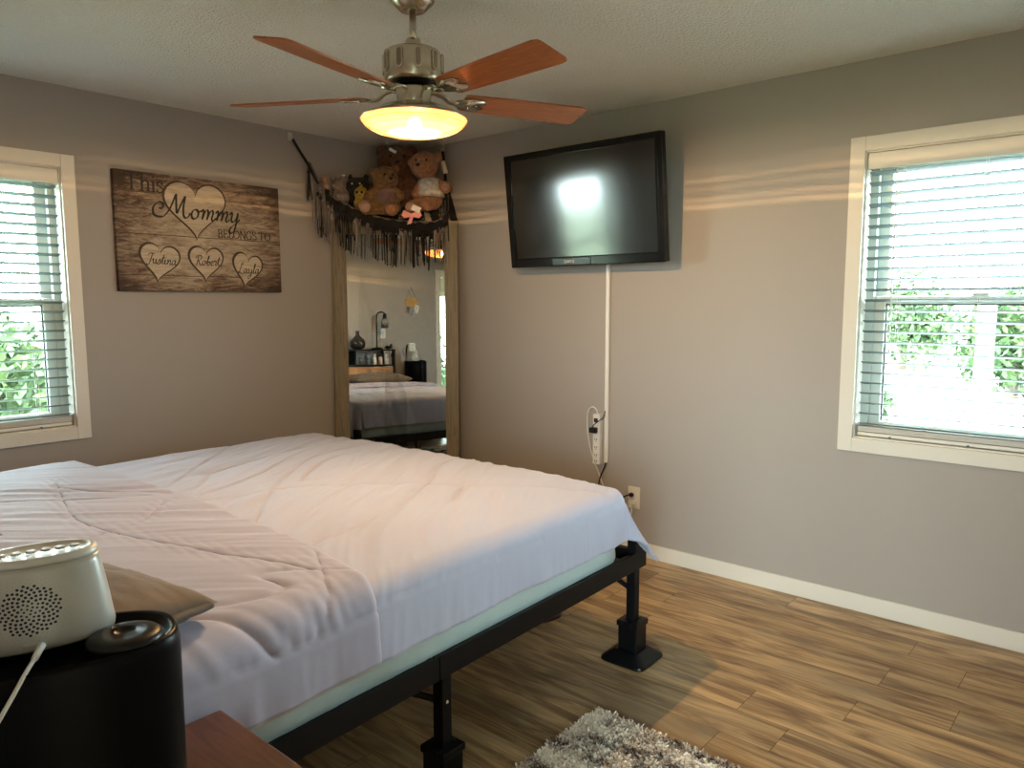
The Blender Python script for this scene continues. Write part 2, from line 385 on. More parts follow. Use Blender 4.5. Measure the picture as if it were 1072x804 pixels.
# floor with planks that run along the right wall
def floor():
    W = .165; x_edge = -.005
    me = bpy.data.meshes.new('floor'); V = []; F = []; S = []; MI = []
    def quad(x0, x1, y0, y1, z, s, mi):
        i = len(V); V.extend([(x0, y0, z), (x1, y0, z), (x1, y1, z), (x0, y1, z)]); F.append((i, i+1, i+2, i+3)); S.append(s); MI.append(mi)
    known = {0: -2.81, 1: -3.366, 3: -3.343, 4: -3.606, 6: -3.018, 7: -3.2, 2: -2.35, 5: -2.1}
    rnd = random.Random(3)
    for k in range(-1, 37):
        x1 = x_edge-k*W+.005; x0 = x1-W
        j = known.get(k, rnd.uniform(-3, -1.8)); y = j-1.22*4
        while y < .2:
            a, b = max(y, -6.5), min(y+1.22, .14)
            if b > a: quad(x0+.0007, x1-.0007, a+.0008, b-.0008, 0, rnd.random(), 0)
            y += 1.22
    i = len(V); x0, x1, y0, y1 = -6.0, T, -6.5, T
    quad(x0, x1, y0, y1, -.002, 0, 1)
    V.extend([(x0, y0, -.1), (x1, y0, -.1), (x1, y1, -.1), (x0, y1, -.1)]); b = len(V)-4
    for q in ((b+3, b+2, b+1, b), (b, b+1, i+1, i), (b+1, b+2, i+2, i+1), (b+2, b+3, i+3, i+2), (b+3, b, i, i+3)): F.append(q); S.append(0); MI.append(1)
    me.from_pydata(V, [], F); at = me.attributes.new('seed', 'FLOAT', 'FACE')
    for q, s in enumerate(S): at.data[q].value = s
    o = link('floor', me, [M['floor'], M['gap']]); o['kind'] = 'structure'
    for q, s in enumerate(MI): me.polygons[q].material_index = s
floor()
# hall behind the camera, lit by its own glass door
bm = BM()
for a in ((-6.0, -5.88, -6.5, -6.3, 0, H), (-6.0, -5.88, -4.3, -2.3, 0, H), (-6.0, -5.88, -6.3, -4.3, 2.1, H)): box(bm, *a)
struct('wall_hall_west', bm, M['wall_pale'])
bm = BM(); box(bm, -5.88, XB-.12, -2.42, -2.3, 0, H); struct('wall_hall_north', bm, M['wall_pale'])
bm = BM(); box(bm, -5.88, T, -6.5, -6.38, 0, H); struct('wall_hall_south', bm, M['wall_pale'])
bm = BM(); box(bm, 0, T, -6.38, YF-.12, 0, H); struct('wall_hall_east', bm, M['wall_pale'])
bm = BM()
for a in ((-5.96, -5.86, -6.30, -6.22, 0, 2.1), (-5.96, -5.86, -4.38, -4.3, 0, 2.1), (-5.96, -5.86, -6.22, -4.38, 2.02, 2.1), (-5.96, -5.86, -6.22, -4.38, 0, .1), (-5.95, -5.88, -5.32, -5.27, .1, 2.02)): box(bm, *a)
d1 = struct('door_2', bm, M['trim'])
bm = BM(); box(bm, -5.92, -5.914, -6.22, -4.38, .1, 2.02); obj('glass', bm, M['pane'], d1)
# baseboards
def baseboard(name, x0, x1, y0, y1):
    bm = BM(); box(bm, x0, x1, y0, y1, 0, .082, bev=.004); struct(name, bm, M['trim'])
baseboard('baseboard_right', -.014, 0, YF, -.014)
baseboard('baseboard_left', XB, 0, -.014, 0)
baseboard('baseboard_back', XB, XB+.014, DR[1]+.07, -.014)
baseboard('baseboard_front', XB+.014, -.014, YF, YF+.014)
# door casing and jamb
bm = BM()
for s, (xa, xb) in enumerate(((XB, XB+.018), (XB-.138, XB-.12))):
    box(bm, xa, xb, DR[1], DR[1]+.07, 0, DR[3]+.07, bev=.004); box(bm, xa, xb, DR[0]-.07, DR[0], 0, DR[3]+.07, bev=.004); box(bm, xa, xb, DR[0], DR[1], DR[3], DR[3]+.07, bev=.004)
box(bm, XB-.12, XB, DR[1]-.018, DR[1], 0, DR[3]); box(bm, XB-.12, XB, DR[0], DR[0]+.018, 0, DR[3]); box(bm, XB-.12, XB, DR[0]+.018, DR[1]-.018, DR[3]-.018, DR[3])
struct('door_1', bm, M['trim'])

# ------------------------------------------------------------------ windows and blinds (local frame: X along wall, Y outward, Z up)
def window(name, Mx, w, z0, z1, sign):
    """w: width; local x from 0 (edge seen by the camera) to w"""
    def P(nm, bm, m, par=None):
        for v in bm.verts: v.co = Mx @ v.co
        return obj(nm, bm, m, par)
    bm = BM(); c = .062
    # casing boards, mitred outline
    for a in ((-c, 0, z0-c, z1+c), (w, w+c, z0-c, z1+c), (0, w, z1, z1+c), (0, w, z0-c, z0)):
        box(bm, a[0], a[1], -.018, 0, a[2], a[3], bev=.003)
    # returns
    t = .006
    for a in ((0, t, z0, z1), (w-t, w, z0, z1)): box(bm, a[0], a[1], 0, .07, a[2], a[3])
    box(bm, t, w-t, 0, .07, z1-t, z1); box(bm, t, w-t, 0, .07, z0, z0+t)
    root = P(name, bm, M['trim']); root['kind'] = 'structure'
    bm = BM(); fw = .04; zm = z0+(z1-z0)*.488
    for a in ((0, fw, z0, z1), (w-fw, w, z0, z1)): box(bm, a[0], a[1], .07, .13, a[2], a[3], bev=.003)
    box(bm, fw, w-fw, .07, .13, z1-fw, z1, bev=.003); box(bm, fw, w-fw, .07, .13, z0, z0+fw, bev=.003)
    P('window_frame', bm, M['vinyl'], root)
    def sash(nm, y0, y1, za, zb, gas):
        bm = BM(); s = .048
        for a in ((fw, fw+s, za, zb), (w-fw-s, w-fw, za, zb)): box(bm, a[0], a[1], y0, y1, a[2], a[3], bev=.004)
        box(bm, fw+s, w-fw-s, y0, y1, zb-.034, zb, bev=.004); box(bm, fw+s, w-fw-s, y0, y1, za, za+.034, bev=.004)
        so = P(nm, bm, M['vinyl'], root)
        if gas:
            bm = BM(); g = .007
            for a in ((fw+s, fw+s+g, za+.034, zb-.034), (w-fw-s-g, w-fw-s, za+.034, zb-.034), (fw+s, w-fw-s, zb-.034-g, zb-.034)): box(bm, a[0], a[1], y0+.008, y0+.018, a[2], a[3])
            P('gasket', bm, M['gasket'], so)
        bm = BM(); box(bm, fw+s, w-fw-s, (y0+y1)/2, (y0+y1)/2+.004, za+.034, zb-.034); P('glass_pane', bm, M['pane'], so)
    sash('lower_sash', .075, .100, z0+fw, zm+.02, True)
    sash('upper_sash', .102, .127, zm-.02, z1-fw, False)
    bm = BM(); box(bm, w/2-.03, w/2+.03, .066, .084, zm+.02, zm+.032, bev=.003); P('sash_lock', bm, M['vinyl'], root)
    return root
def blind(label, Mx, w, z0, z1, n, wand):
    root = thing('window_blind', label, 'blind', Mx @ Vector((w/2, .03, z0)))
    inv = root.matrix_basis.inverted() if False else Matrix.Translation(-(Mx @ Vector((w/2, .03, z0))))
    Mt = inv @ Mx
    def P(nm, bm, m, par=root):
        for v in bm.verts: v.co = Mt @ v.co
        return obj(nm, bm, m, par)
    bm = BM(); box(bm, .008, w-.008, .002, .012, z1-.078, z1-.008, bev=.003); P('valance', bm, M['blind_white'])
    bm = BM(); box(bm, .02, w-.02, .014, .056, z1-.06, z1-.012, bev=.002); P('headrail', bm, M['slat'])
    zt = z1-.092; zb = z0+.062; tl = radians(12)
    for k in range(n):
        z = zt+(zb-zt)*k/(n-1); bm = BM(); d = .025
        pts = []
        for j in range(5):
            s = -1+j/2; pts.append((s*d*cos(tl), s*d*sin(tl)*1+.0025*(1-s*s)))
        a = [(p[0]+.038, z-p[1]+.0011) for p in pts]; b = [(p[0]+.038, z-p[1]-.0011) for p in pts]
        vs = [[bm.verts.new((x, y, zz)) for (y, zz) in a+b[::-1]] for x in (.014, w-.014)]
        m_ = len(a)*2
        for i in range(m_): bm.faces.new((vs[0][i], vs[0][(i+1) % m_], vs[1][(i+1) % m_], vs[1][i]))
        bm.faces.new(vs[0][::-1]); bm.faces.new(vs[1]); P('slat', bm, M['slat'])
    bm = BM(); box(bm, .014, w-.014, .012, .062, z0+.010, z0+.026, bev=.004)
    P('bottom_rail', bm, M['blind_white'])
    for k in range(5):
        bm = BM(); z = z0+.030+k*.0045; box(bm, .014, w-.014, .014, .062, z, z+.003); P('slat', bm, M['blind_white'])
    for x in (.15, w/2, w-.15):
        bm = BM()
        for y in (.0115, .0645): cyl(bm, (x, y, z0+.02), (x, y, z1-.07), .0009, n=5)
        cyl(bm, (x+.008, .0105, z0+.02), (x+.008, .0105, z1-.07), .0008, n=5)
        P('ladder_cord', bm, M['cord_white'])
        bm = BM(); cyl(bm, (x, .008, z0+.012), (x, .012, z0+.012), .006, n=12); P('cord_plug', bm, M['slat'])
    if wand:
        bm = BM(); cyl(bm, (.125, .006, z1-.085), (.130, .004, z1-.86), .0035, n=6); ball(bm, (.130, .004, z1-.86), .005, n=8)
        P('tilt_wand', bm, M['vinyl'])
    return root
# left window: outside is +y, X runs away from the visible edge towards -x
ML = Matrix(((-1, 0, 0, WL[1]), (0, 1, 0, 0), (0, 0, 1, 0), (0, 0, 0, 1)))
MR = Matrix(((0, 1, 0, 0), (-1, 0, 0, WR[1]), (0, 0, 1, 0), (0, 0, 0, 1)))
window('window_1', ML, WL[1]-WL[0], WL[2], WL[3], 1)
window('window_2', MR, WR[1]-WR[0], WR[2], WR[3], 1)
blind('white slatted blind in the left window beside the wooden heart sign', ML, WL[1]-WL[0], WL[2], WL[3], 25, False)
blind('white slatted blind with tilt wand in the right-hand window', MR, WR[1]-WR[0], WR[2], WR[3], 25, True)
# recess floors of the windows sit on the casing (part of window structure above)

# ------------------------------------------------------------------ ceiling fan
FX, FY = -1.757, -2.07
fan = thing('ceiling_fan', 'brushed nickel ceiling fan with cherry wood blades and lit round glass lamp', 'ceiling fan', (FX, FY, 2.44))
def zz(z): return z-2.44
bm = BM(); lathe(bm, [(.078, 0), (.078, zz(2.425)), (.074, zz(2.41)), (.058, zz(2.395)), (.045, zz(2.382)), (.034, zz(2.378)), (.03, zz(2.378))], 40); obj('canopy', bm, M['nickel'], fan, True)
bm = BM(); cyl(bm, (0, 0, zz(2.385)), (0, 0, zz(2.26)), .0115, n=24); obj('downrod', bm, M['nickel'], fan, True)
bm = BM(); lathe(bm, [(.012, zz(2.292)), (.022, zz(2.290)), (.026, zz(2.28)), (.031, zz(2.262)), (.036, zz(2.252))], 32); obj('rod_collar', bm, M['nickel'], fan, True)
bm = BM(); lathe(bm, [(.03, zz(2.2545)), (.078, zz(2.2535)), (.090, zz(2.248)), (.097, zz(2.236)), (.098, zz(2.22)), (.098, zz(2.155)), (.096, zz(2.15)), (.088, zz(2.145)), (.03, zz(2.145))], 64)
mh = obj('motor_housing', bm, M['nickel'], fan, True)
for k in range(10):   # oval embossed vents around the housing
    a = 2*pi*k/10+radians(237)
    Mv = Matrix.Translation((cos(a)*.0965, sin(a)*.0965, zz(2.206))) @ Matrix.Rotation(a, 4, 'Z') @ Matrix.Rotation(pi/2, 4, 'Y')
    bm = BM(); pts = []
    for j in range(24):
        t = 2*pi*j/24; pts.append((.0135*cos(t)+(0.0), .0135*sin(t)))
    pts = [((x+math.copysign(.022, x)), y) for x, y in pts]
    poly(bm, pts, 0, .0062, Mv)
    bmesh.ops.bevel(bm, geom=[e for e in bm.edges], offset=.0016, segments=2, affect='EDGES')
    vo = obj('vent_oval', bm, M['nickel'], mh)
    bm = BM(); poly(bm, [(x*.78, y*.62) for x, y in pts], .0061, .0066, Mv); obj('vent_inset', bm, M['nickel_dark'], vo)
bm = BM(); lathe(bm, [(.03, zz(2.144)), (.080, zz(2.144)), (.080, zz(2.138)), (.03, zz(2.138))], 48); obj('flywheel', bm, M['black_metal'], fan, True)
bm = BM(); lathe(bm, [(.03, zz(2.137)), (.058, zz(2.136)), (.060, zz(2.125)), (.058, zz(2.085)), (.056, zz(2.07)), (.03, zz(2.07))], 48); obj('switch_housing', bm, M['nickel'], fan, True)
# shade: open cone with thickness
bm = BM(); lathe(bm, [(.056, zz(2.078)), (.085, zz(2.074)), (.125, zz(2.058)), (.160, zz(2.042)), (.181, zz(2.032)), (.184, zz(2.026)), (.181, zz(2.024)), (.176, zz(2.028)), (.158, zz(2.037)), (.124, zz(2.052)), (.085, zz(2.068)), (.050, zz(2.071))], 64, close=False)
obj('lamp_shade', bm, M['nickel'], fan, True)
bm = BM(); prof = [(.178, zz(2.027))]
for k in range(1, 97):
    t = k/96; prof.append((.178*cos(t*pi/2)**.9 if k < 96 else .001, zz(2.027-.052*sin(t*pi/2)-(.0011*(k % 4 < 2) if t < .8 else 0))))
lathe(bm, prof, 72, close=False); obj('glass_lens', bm, M['lens'], fan)
bm = BM(); ball(bm, (0, 0, zz(2.012)), .026, n=20); obj('bulb', bm, M['bulb'], fan, True)
cherry = M['blade']
for k in range(5):
    a = radians(48.5+72*k)
    Mb = Matrix.Rotation(a, 4, 'Z') @ Matrix.Translation((0, 0, zz(2.104))) @ Matrix.Rotation(radians(-12), 4, 'X')
    bm = BM(); pts = [(.175, -.048), (.19, -.056), (.40, -.064), (.625, -.068), (.645, -.062), (.65, -.05), (.65, .05), (.645, .062), (.625, .068), (.40, .064), (.19, .056), (.175, .048)]
    poly(bm, pts, -.003, .003)
    bl = obj('blade', bm, cherry, fan); bl.matrix_local = Mb
    bm = BM()
    poly(bm, [(.150, -.016), (.200, -.040), (.245, -.036), (.26, -.018), (.235, 0), (.26, .018), (.245, .036), (.200, .040), (.150, .016)], -.0085, -.0032)
    tube(bm, [(.160, 0, -.006), (.13, 0, -.004), (.105, 0, .012), (.078, 0, .020), (.06, 0, .018)], .013, n=10, flat=.5)
    ir = obj('blade_iron', bm, M['nickel'], bl, True)
    bm = BM()
    bm.free()
    for sx, sy in ((.205, -.022), (.205, .022), (.228, 0)):
        bm = BM(); ball(bm, (sx, sy, -.009), .0045, (1, 1, .5), n=8); obj('screw', bm, M['chrome'], ir)
ld = bpy.data.lights.new('fan_lamp', 'POINT'); lo = bpy.data.objects.new('fan_lamp', ld); COL.objects.link(lo); lo.location = (FX, FY, 2.005)
ld.energy = 78; ld.color = (1, .79, .57); ld.shadow_soft_size = .014
ld.use_nodes = True; nt = ld.node_tree; em = nt.nodes['Emission']; L = nt.links.new
# output distribution of the prismatic glass: thin brighter bands near the horizontal
tc = nt.nodes.new('ShaderNodeNewGeometry'); sp = nt.nodes.new('ShaderNodeSeparateXYZ'); L(tc.outputs['Incoming'], sp.inputs[0])
def lm(op, a, b=None, c=None):
    k = nt.nodes.new('ShaderNodeMath'); k.operation = op
    for i, q in enumerate((a, b, c)):
        if q is None: continue
        if isinstance(q, (int, float)): k.inputs[i].default_value = q
        else: L(q, k.inputs[i])
    return k.outputs[0]
nz = nt.nodes.new('ShaderNodeTexNoise'); nz.inputs['Scale'].default_value = 3.2; nz.inputs['Detail'].default_value = 1
cx = nt.nodes.new('ShaderNodeCombineXYZ'); L(sp.outputs['X'], cx.inputs[0]); L(sp.outputs['Y'], cx.inputs[1]); L(cx.outputs[0], nz.inputs['Vector'])
e_ = lm('ADD', lm('SUBTRACT', sp.outputs['Z'], lm('MULTIPLY', lm('MAXIMUM', sp.outputs['Y'], 0), .05)), lm('MULTIPLY', lm('SUBTRACT', nz.outputs['Fac'], .5), .016))
tot = None
for c_, w_, s_ in ((.006, .006, .7), (-.018, .005, .5), (-.047, .0035, 1.1), (-.067, .0035, 1.5), (.03, .012, .25)):
    d_ = lm('DIVIDE', lm('SUBTRACT', e_, c_), w_); g_ = lm('MULTIPLY', lm('EXPONENT', lm('MULTIPLY', lm('MULTIPLY', d_, d_), -1)), s_)
    tot = g_ if tot is None else lm('ADD', tot, g_)
nz2 = nt.nodes.new('ShaderNodeTexNoise'); nz2.inputs['Scale'].default_value = 2.2; L(cx.outputs[0], nz2.inputs['Vector'])
tot = lm('MULTIPLY', tot, lm('MAXIMUM', lm('MULTIPLY', lm('SUBTRACT', nz2.outputs['Fac'], .30), 9), 0))
mrr = nt.nodes.new('ShaderNodeMapRange'); mrr.interpolation_type = 'SMOOTHSTEP'; mrr.inputs['From Min'].default_value = -.09; mrr.inputs['From Max'].default_value = .04; mrr.inputs['To Min'].default_value = 1; mrr.inputs['To Max'].default_value = .42; L(e_, mrr.inputs['Value'])
mry = nt.nodes.new('ShaderNodeMapRange'); mry.inputs['From Min'].default_value = .35; mry.inputs['From Max'].default_value = .9; mry.inputs['To Min'].default_value = 1; mry.inputs['To Max'].default_value = .6; L(sp.outputs['Y'], mry.inputs['Value'])  # extra dimming towards +y, added to keep the left wall darker
L(lm('MULTIPLY', lm('ADD', tot, mrr.outputs[0]), mry.outputs[0]), em.inputs['Strength'])

# ------------------------------------------------------------------ wall sign (lettering drawn with a broad-nib stroke)
sign = thing('wall_sign', 'brown wood-print canvas sign with hearts and names on the left wall', 'sign', (-1.475, -.015, 1.775))
bm = BM(); box(bm, -.465, .465, -.015, .015, -.305, .305, bev=.003); obj('canvas', bm, M['sign'], sign)
def heart_pts(w, h, n=48):
    P = []
    for k in range(n):
        t = 2*pi*k/n; x = 16*sin(t)**3; y = 13*cos(t)-5*cos(2*t)-2*cos(3*t)-cos(4*t)
        P.append((x/32*w, (y+2.5)/29*h))
    return P
def heart(cx, cz, w, h, rot=0, name='heart', depth=.0015):
    Mh = Matrix.Translation((cx, -.0152, cz)) @ Matrix.Rotation(rot, 4, 'Y') @ Matrix.Rotation(pi/2, 4, 'X')
    bm = BM(); poly(bm, [(x*(1+.011/w*2)-.002, y*(1+.011/h*2)-.002) for x, y in heart_pts(w, h)], 0, .0008, Mh); obj('heart_outline', bm, M['ink_brown'], sign)
    bm = BM(); poly(bm, heart_pts(w, h), 0, .0018, Mh); return obj(name, bm, M['heart'], sign)
big = heart(-.045, .128, .335, .290)
small = [heart(-.256, -.158, .200, .185, radians(8)), heart(.0, -.155, .185, .178, radians(3)), heart(.243, -.182, .172, .180, radians(11))]
def ribbon(bm, strokes, x, z, s, thick, thin, nib, y, slant=0, rot=0):
    for st in strokes:
        P = catmull([(a, b, 0) for a, b in st], 8)
        Q = []
        for p_ in P:
            a = (p_.x+slant*p_.y)*s; b = p_.y*s; Q.append(Vector((x+a*cos(rot)-b*sin(rot), z+a*sin(rot)+b*cos(rot))))
        L_, R_ = [], []
        for i, q in enumerate(Q):
            t = (Q[min(i+1, len(Q)-1)]-Q[max(i-1, 0)]);
            if t.length < 1e-9: t = Vector((1, 0))
            t.normalize(); ang = atan2(t.y, t.x); w = thin+(thick-thin)*abs(sin(ang-nib)); n = Vector((-t.y, t.x))*w/2
            L_.append(bm.verts.new((q.x+n.x, y, q.y+n.y))); R_.append(bm.verts.new((q.x-n.x, y, q.y-n.y)))
        for i in range(len(Q)-1): bm.faces.new((L_[i], R_[i], R_[i+1], L_[i+1]))
def ln(*p): # straight line as dense points
    out = []
    for a, b in zip(p, p[1:]): out += [(a[0]+(b[0]-a[0])*k/4, a[1]+(b[1]-a[1])*k/4) for k in range(4)]
    return out+[p[-1]]
def oval(cx, cy, rx, ry, a0=90, a1=450): return [(cx+rx*cos(radians(a0+(a1-a0)*k/16)), cy+ry*sin(radians(a0+(a1-a0)*k/16))) for k in range(17)]
SERIF = {  # strokes, advance; cap height 1, x-height .62
 'T': ([ln((.38, 0), (.38, 1)), ln((0, .98), (.76, .98)), ln((.0, .80), (.0, 1)), ln((.76, .80), (.76, 1)), ln((.24, .015), (.52, .015))], .84),
 'h': ([ln((.12, 0), (.12, 1)), [(.12, .45), (.22, .58), (.36, .62), (.47, .52), (.48, .3), (.48, .0)], ln((.0, .015), (.24, .015)), ln((.36, .015), (.6, .015)), ln((.0, .98), (.12, 1))], .66),
 'i': ([ln((.12, 0), (.12, .6)), ln((.0, .015), (.24, .015)), ln((.0, .58), (.12, .6)), ln((.11, .82), (.11, .92))], .30),
 's': ([[(.36, .50), (.30, .60), (.17, .62), (.06, .53), (.09, .40), (.26, .31), (.38, .21), (.35, .07), (.2, 0), (.06, .05), (.02, .16)]], .46),
 'B': ([ln((.14, 0), (.14, 1)), ln((0, .985), (.3, .985)), [(.3, .985), (.5, .93), (.55, .76), (.45, .57), (.28, .53)], ln((.14, .53), (.3, .53)), [(.28, .53), (.52, .48), (.62, .28), (.52, .06), (.3, .015)], ln((0, .015), (.32, .015))], .74),
 'E': ([ln((.14, 0), (.14, 1)), ln((0, .985), (.56, .985)), ln((.56, .985), (.56, .8)), ln((.14, .52), (.44, .52)), ln((.44, .62), (.44, .42)), ln((0, .015), (.6, .015)), ln((.6, .015), (.62, .24))], .70),
 'L': ([ln((.14, 0), (.14, 1)), ln((0, .985), (.28, .985)), ln((0, .015), (.56, .015)), ln((.56, .015), (.59, .26))], .66),
 'O': ([oval(.42, .5, .38, .49)], .90),
 'N': ([ln((.12, 0), (.12, 1)), ln((.12, 1), (.7, 0)), ln((.7, 0), (.7, 1)), ln((0, .015), (.24, .015)), ln((.58, .985), (.82, .985))], .88),
 'G': ([[(.68, .76), (.6, .93), (.42, 1), (.2, .9), (.06, .64), (.06, .36), (.2, .1), (.42, .0), (.6, .06), (.7, .16)], ln((.7, .0), (.7, .4)), ln((.52, .4), (.84, .4))], .88),
 'S': ([[(.5, .78), (.44, .94), (.28, 1), (.1, .92), (.07, .74), (.2, .6), (.4, .48), (.55, .33), (.52, .12), (.32, 0), (.14, .05), (.05, .24)]], .66),
 ' ': ([], .3)}
def serif(name, text, x, z, s, thick, thin, y=-.0158, nib=0, rot=0):
    bm = BM()
    for ch in text:
        st, adv = SERIF[ch]; ribbon(bm, st, x, z, s, thick, thin, nib, y, rot=rot); x += adv*s*cos(rot); z += adv*s*sin(rot)
    return obj(name, bm, M['ink'], sign)
SCRIPT = {
 'M': ([[(-.55, .02), (-.75, .12), (-.80, .42), (-.62, .66), (-.40, .62), (-.40, .42), (-.54, .40)], [(-.55, .02), (-.30, .05), (-.08, .36), (.06, .78), (.14, 1.08), (.20, .70), (.26, .34), (.30, .22)], [(.30, .22), (.40, .55), (.52, .9), (.58, 1.02), (.56, .6), (.60, .22), (.70, .06), (.84, .12), (.92, .3)]], .92),
 'o': ([[(.26, .5), (.10, .40), (.07, .18), (.18, .04), (.34, .12), (.38, .34), (.26, .5), (.36, .40), (.54, .44)]], .50),
 'm': ([[(0, .38), (.08, .5), (.13, .40), (.10, .04)], [(.10, .06), (.18, .38), (.30, .5), (.36, .36), (.33, .04)], [(.33, .06), (.42, .38), (.54, .5), (.60, .36), (.56, .12), (.64, .03), (.76, .16)]], .72),
 'y': ([[(0, .36), (.07, .5), (.13, .40), (.11, .16), (.2, .04), (.34, .16), (.42, .46)], [(.42, .5), (.40, .1), (.34, -.34), (.2, -.5), (.08, -.40), (.16, -.2), (.40, .0), (.56, .2)]], .54),
 'J': ([[(.02, .82), (.14, .96), (.36, 1.0), (.62, .98)], [(.42, .98), (.36, .5), (.28, .06), (.14, -.12), (0, .0)]], .52),
 'u': ([[(0, .34), (.07, .5), (.09, .2), (.18, .04), (.30, .16), (.36, .48), (.36, .12), (.44, .04), (.54, .18)]], .50),
 's': ([[(0, .1), (.14, .36), (.2, .52), (.26, .3), (.24, .06), (.1, .02), (.02, .1)], [(.22, .03), (.36, .14)]], .34),
 't': ([[(0, .2), (.12, .55), (.18, .95), (.12, .3), (.18, .05), (.32, .16)], [(-.02, .6), (.14, .66), (.34, .68)]], .30),
 'i': ([[(0, .24), (.08, .5), (.08, .16), (.15, .04), (.27, .18)], [(.11, .72), (.13, .75), (.14, .78)]], .26),
 'n': ([[(0, .36), (.08, .5), (.11, .36), (.08, .03)], [(.08, .06), (.18, .38), (.3, .5), (.35, .34), (.33, .12), (.4, .03), (.52, .16)]], .48),
 'a': ([[(.34, .42), (.2, .5), (.06, .34), (.06, .12), (.16, .03), (.28, .16), (.36, .48), (.34, .14), (.42, .04), (.56, .18)]], .50),
 'R': ([[(.20, .95), (.16, .5), (.08, .0)], [(-.06, .7), (.02, .92), (.26, 1.04), (.5, .94), (.5, .68), (.32, .52), (.16, .48)], [(.24, .5), (.36, .26), (.52, .04), (.68, .10)]], .62),
 'b': ([[(0, .2), (.16, .7), (.2, .98), (.12, .9), (.08, .4), (.12, .06), (.26, .06), (.34, .26), (.24, .42), (.16, .32), (.34, .36), (.46, .40)]], .44),
 'e': ([[(0, .18), (.16, .26), (.24, .42), (.14, .5), (.04, .34), (.06, .1), (.18, .02), (.34, .16)]], .32),
 'r': ([[(0, .3), (.08, .56), (.14, .46), (.26, .46), (.22, .14), (.28, .04), (.38, .16)]], .36),
 'L': ([[(.3, .86), (.44, .98), (.42, 1.06), (.3, .96), (.22, .5), (.12, .08), (-.02, .04), (.04, .16), (.24, .08), (.48, .0), (.66, .10)]], .60),
 'l': ([[(0, .2), (.16, .6), (.2, .98), (.12, .98), (.08, .4), (.12, .06), (.28, .16)]], .26)}
def script(name, text, x, z, s, thick, thin, y, nib=.6, slant=.18, m='ink', par=None, rot=0):
    bm = BM()
    for ch in text:
        st, adv = SCRIPT[ch]; ribbon(bm, st, x, z, s, thick, thin, nib, y, slant, rot); x += adv*s*cos(rot); z += adv*s*sin(rot)
    return obj(name, bm, M[m], par or sign)
serif('lettering', 'This', -.410, .208, .088, .011, .0050)
script('lettering', 'Mommy', -.190, .082, .116, .0130, .0048, -.0176)
serif_shift = -.055
serif('lettering', 'BELONGS TO', .075, -.004, .044, .0065, .0034)
script('lettering', 'Justina', -.325, -.160, .054, .0056, .0030, -.0176, par=small[0], rot=-.05)
script('lettering', 'Robert', -.062, -.162, .054, .0056, .0030, -.0176, par=small[1])
script('lettering', 'Layla', .184, -.200, .056, .0056, .0030, -.0176, par=small[2])

# ------------------------------------------------------------------ television
TVW, TVH = 1.02, .635
tv = thing('television', 'black flat screen television tilted down on the right wall', 'television', (-.135, -1.628, 1.610))
# local X: along wall towards the camera's right (-y), Y: out of the wall, Z up; tilt forward about the lower edge
Mtv = Matrix(((0, -1, 0, 0), (-1, 0, 0, 0), (0, 0, 1, 0), (0, 0, 0, 1))) @ Matrix.Rotation(radians(-6.5), 4, 'X')
def tp(nm, bm, m, par=tv, smooth=False):
    for v in bm.verts: v.co = Mtv @ v.co
    return obj(nm, bm, m, par, smooth)
bm = BM(); b = .034; y1 = .022
box(bm, -TVW/2, TVW/2, -.03, 0, 0, TVH, bev=.006)
for a in ((-TVW/2, -TVW/2+b+.006, 0, TVH), (TVW/2-b-.006, TVW/2, 0, TVH), (-TVW/2+b, TVW/2-b, TVH-b, TVH), (-TVW/2+b, TVW/2-b, 0, .052)):
    box(bm, a[0], a[1], -.002, y1, a[2], a[3], bev=.006)
case = tp('casing', bm, M['bezel'])
bm = BM(); box(bm, -.36, .36, -.065, -.03, .1, .5, bev=.02); tp('back_cover', bm, M['black_plastic'])
bm = BM(); box(bm, -TVW/2+b, TVW/2-b, .004, .012, .052, TVH-b); tp('screen', bm, M['screen'])
for s in (-1, 1):
    bm = BM(); box(bm, s*(TVW/2-.024)-.002, s*(TVW/2-.024)+.002, y1, y1+.003, .10, .50, bev=.0008); tp('trim_strip', bm, M['gloss_black'])
bm = BM(); box(bm, -.20, .06, y1, y1+.004, .006, .044, bev=.002); tp('speaker_bar', bm, mat('bar_plastic', (.012, .02, .024), .25))
# brand lettering SANYO on the lower bezel, in plain block strokes
BL = {'S': [ln((.6, .85), (.5, 1), (.1, 1), (0, .85), (0, .6), (.1, .52), (.5, .48), (.6, .4), (.6, .15), (.5, 0), (.1, 0), (0, .15))], 'A': [ln((0, 0), (.35, 1), (.7, 0)), ln((.15, .32), (.55, .32))], 'N': [ln((0, 0), (0, 1), (.6, 0), (.6, 1))], 'Y': [ln((0, 1), (.33, .5), (.66, 1)), ln((.33, .5), (.33, 0))], 'O': [ln((0, .1), (0, .9), (.1, 1), (.6, 1), (.7, .9), (.7, .1), (.6, 0), (.1, 0), (0, .1))]}
bm = BM(); x = -.115
for ch in 'SANYO':
    for st in BL[ch]:
        pts = st
        for (a0, b0), (a1, b1) in zip(pts, pts[1:]):
            cyl(bm, (x+a0*.013, y1+.0045, .018+b0*.014), (x+a1*.013, y1+.0045, .018+b1*.014), .0013, n=4)
    x += .0138
tp('logo', bm, M['white_plastic'])
bm = BM(); box(bm, -.22, .22, -.096, -.066, .20, .44, bev=.004); tp('tilt_bracket', bm, M['black_metal'])
bm = BM(); box(bm, .105, .134, -.20, .20, .16, .42, bev=.003); box(bm, .06, .110, -.15, -.12, .2, .38); box(bm, .06, .110, .12, .15, .2, .38)
obj('wall_plate', bm, M['black_metal'], tv)

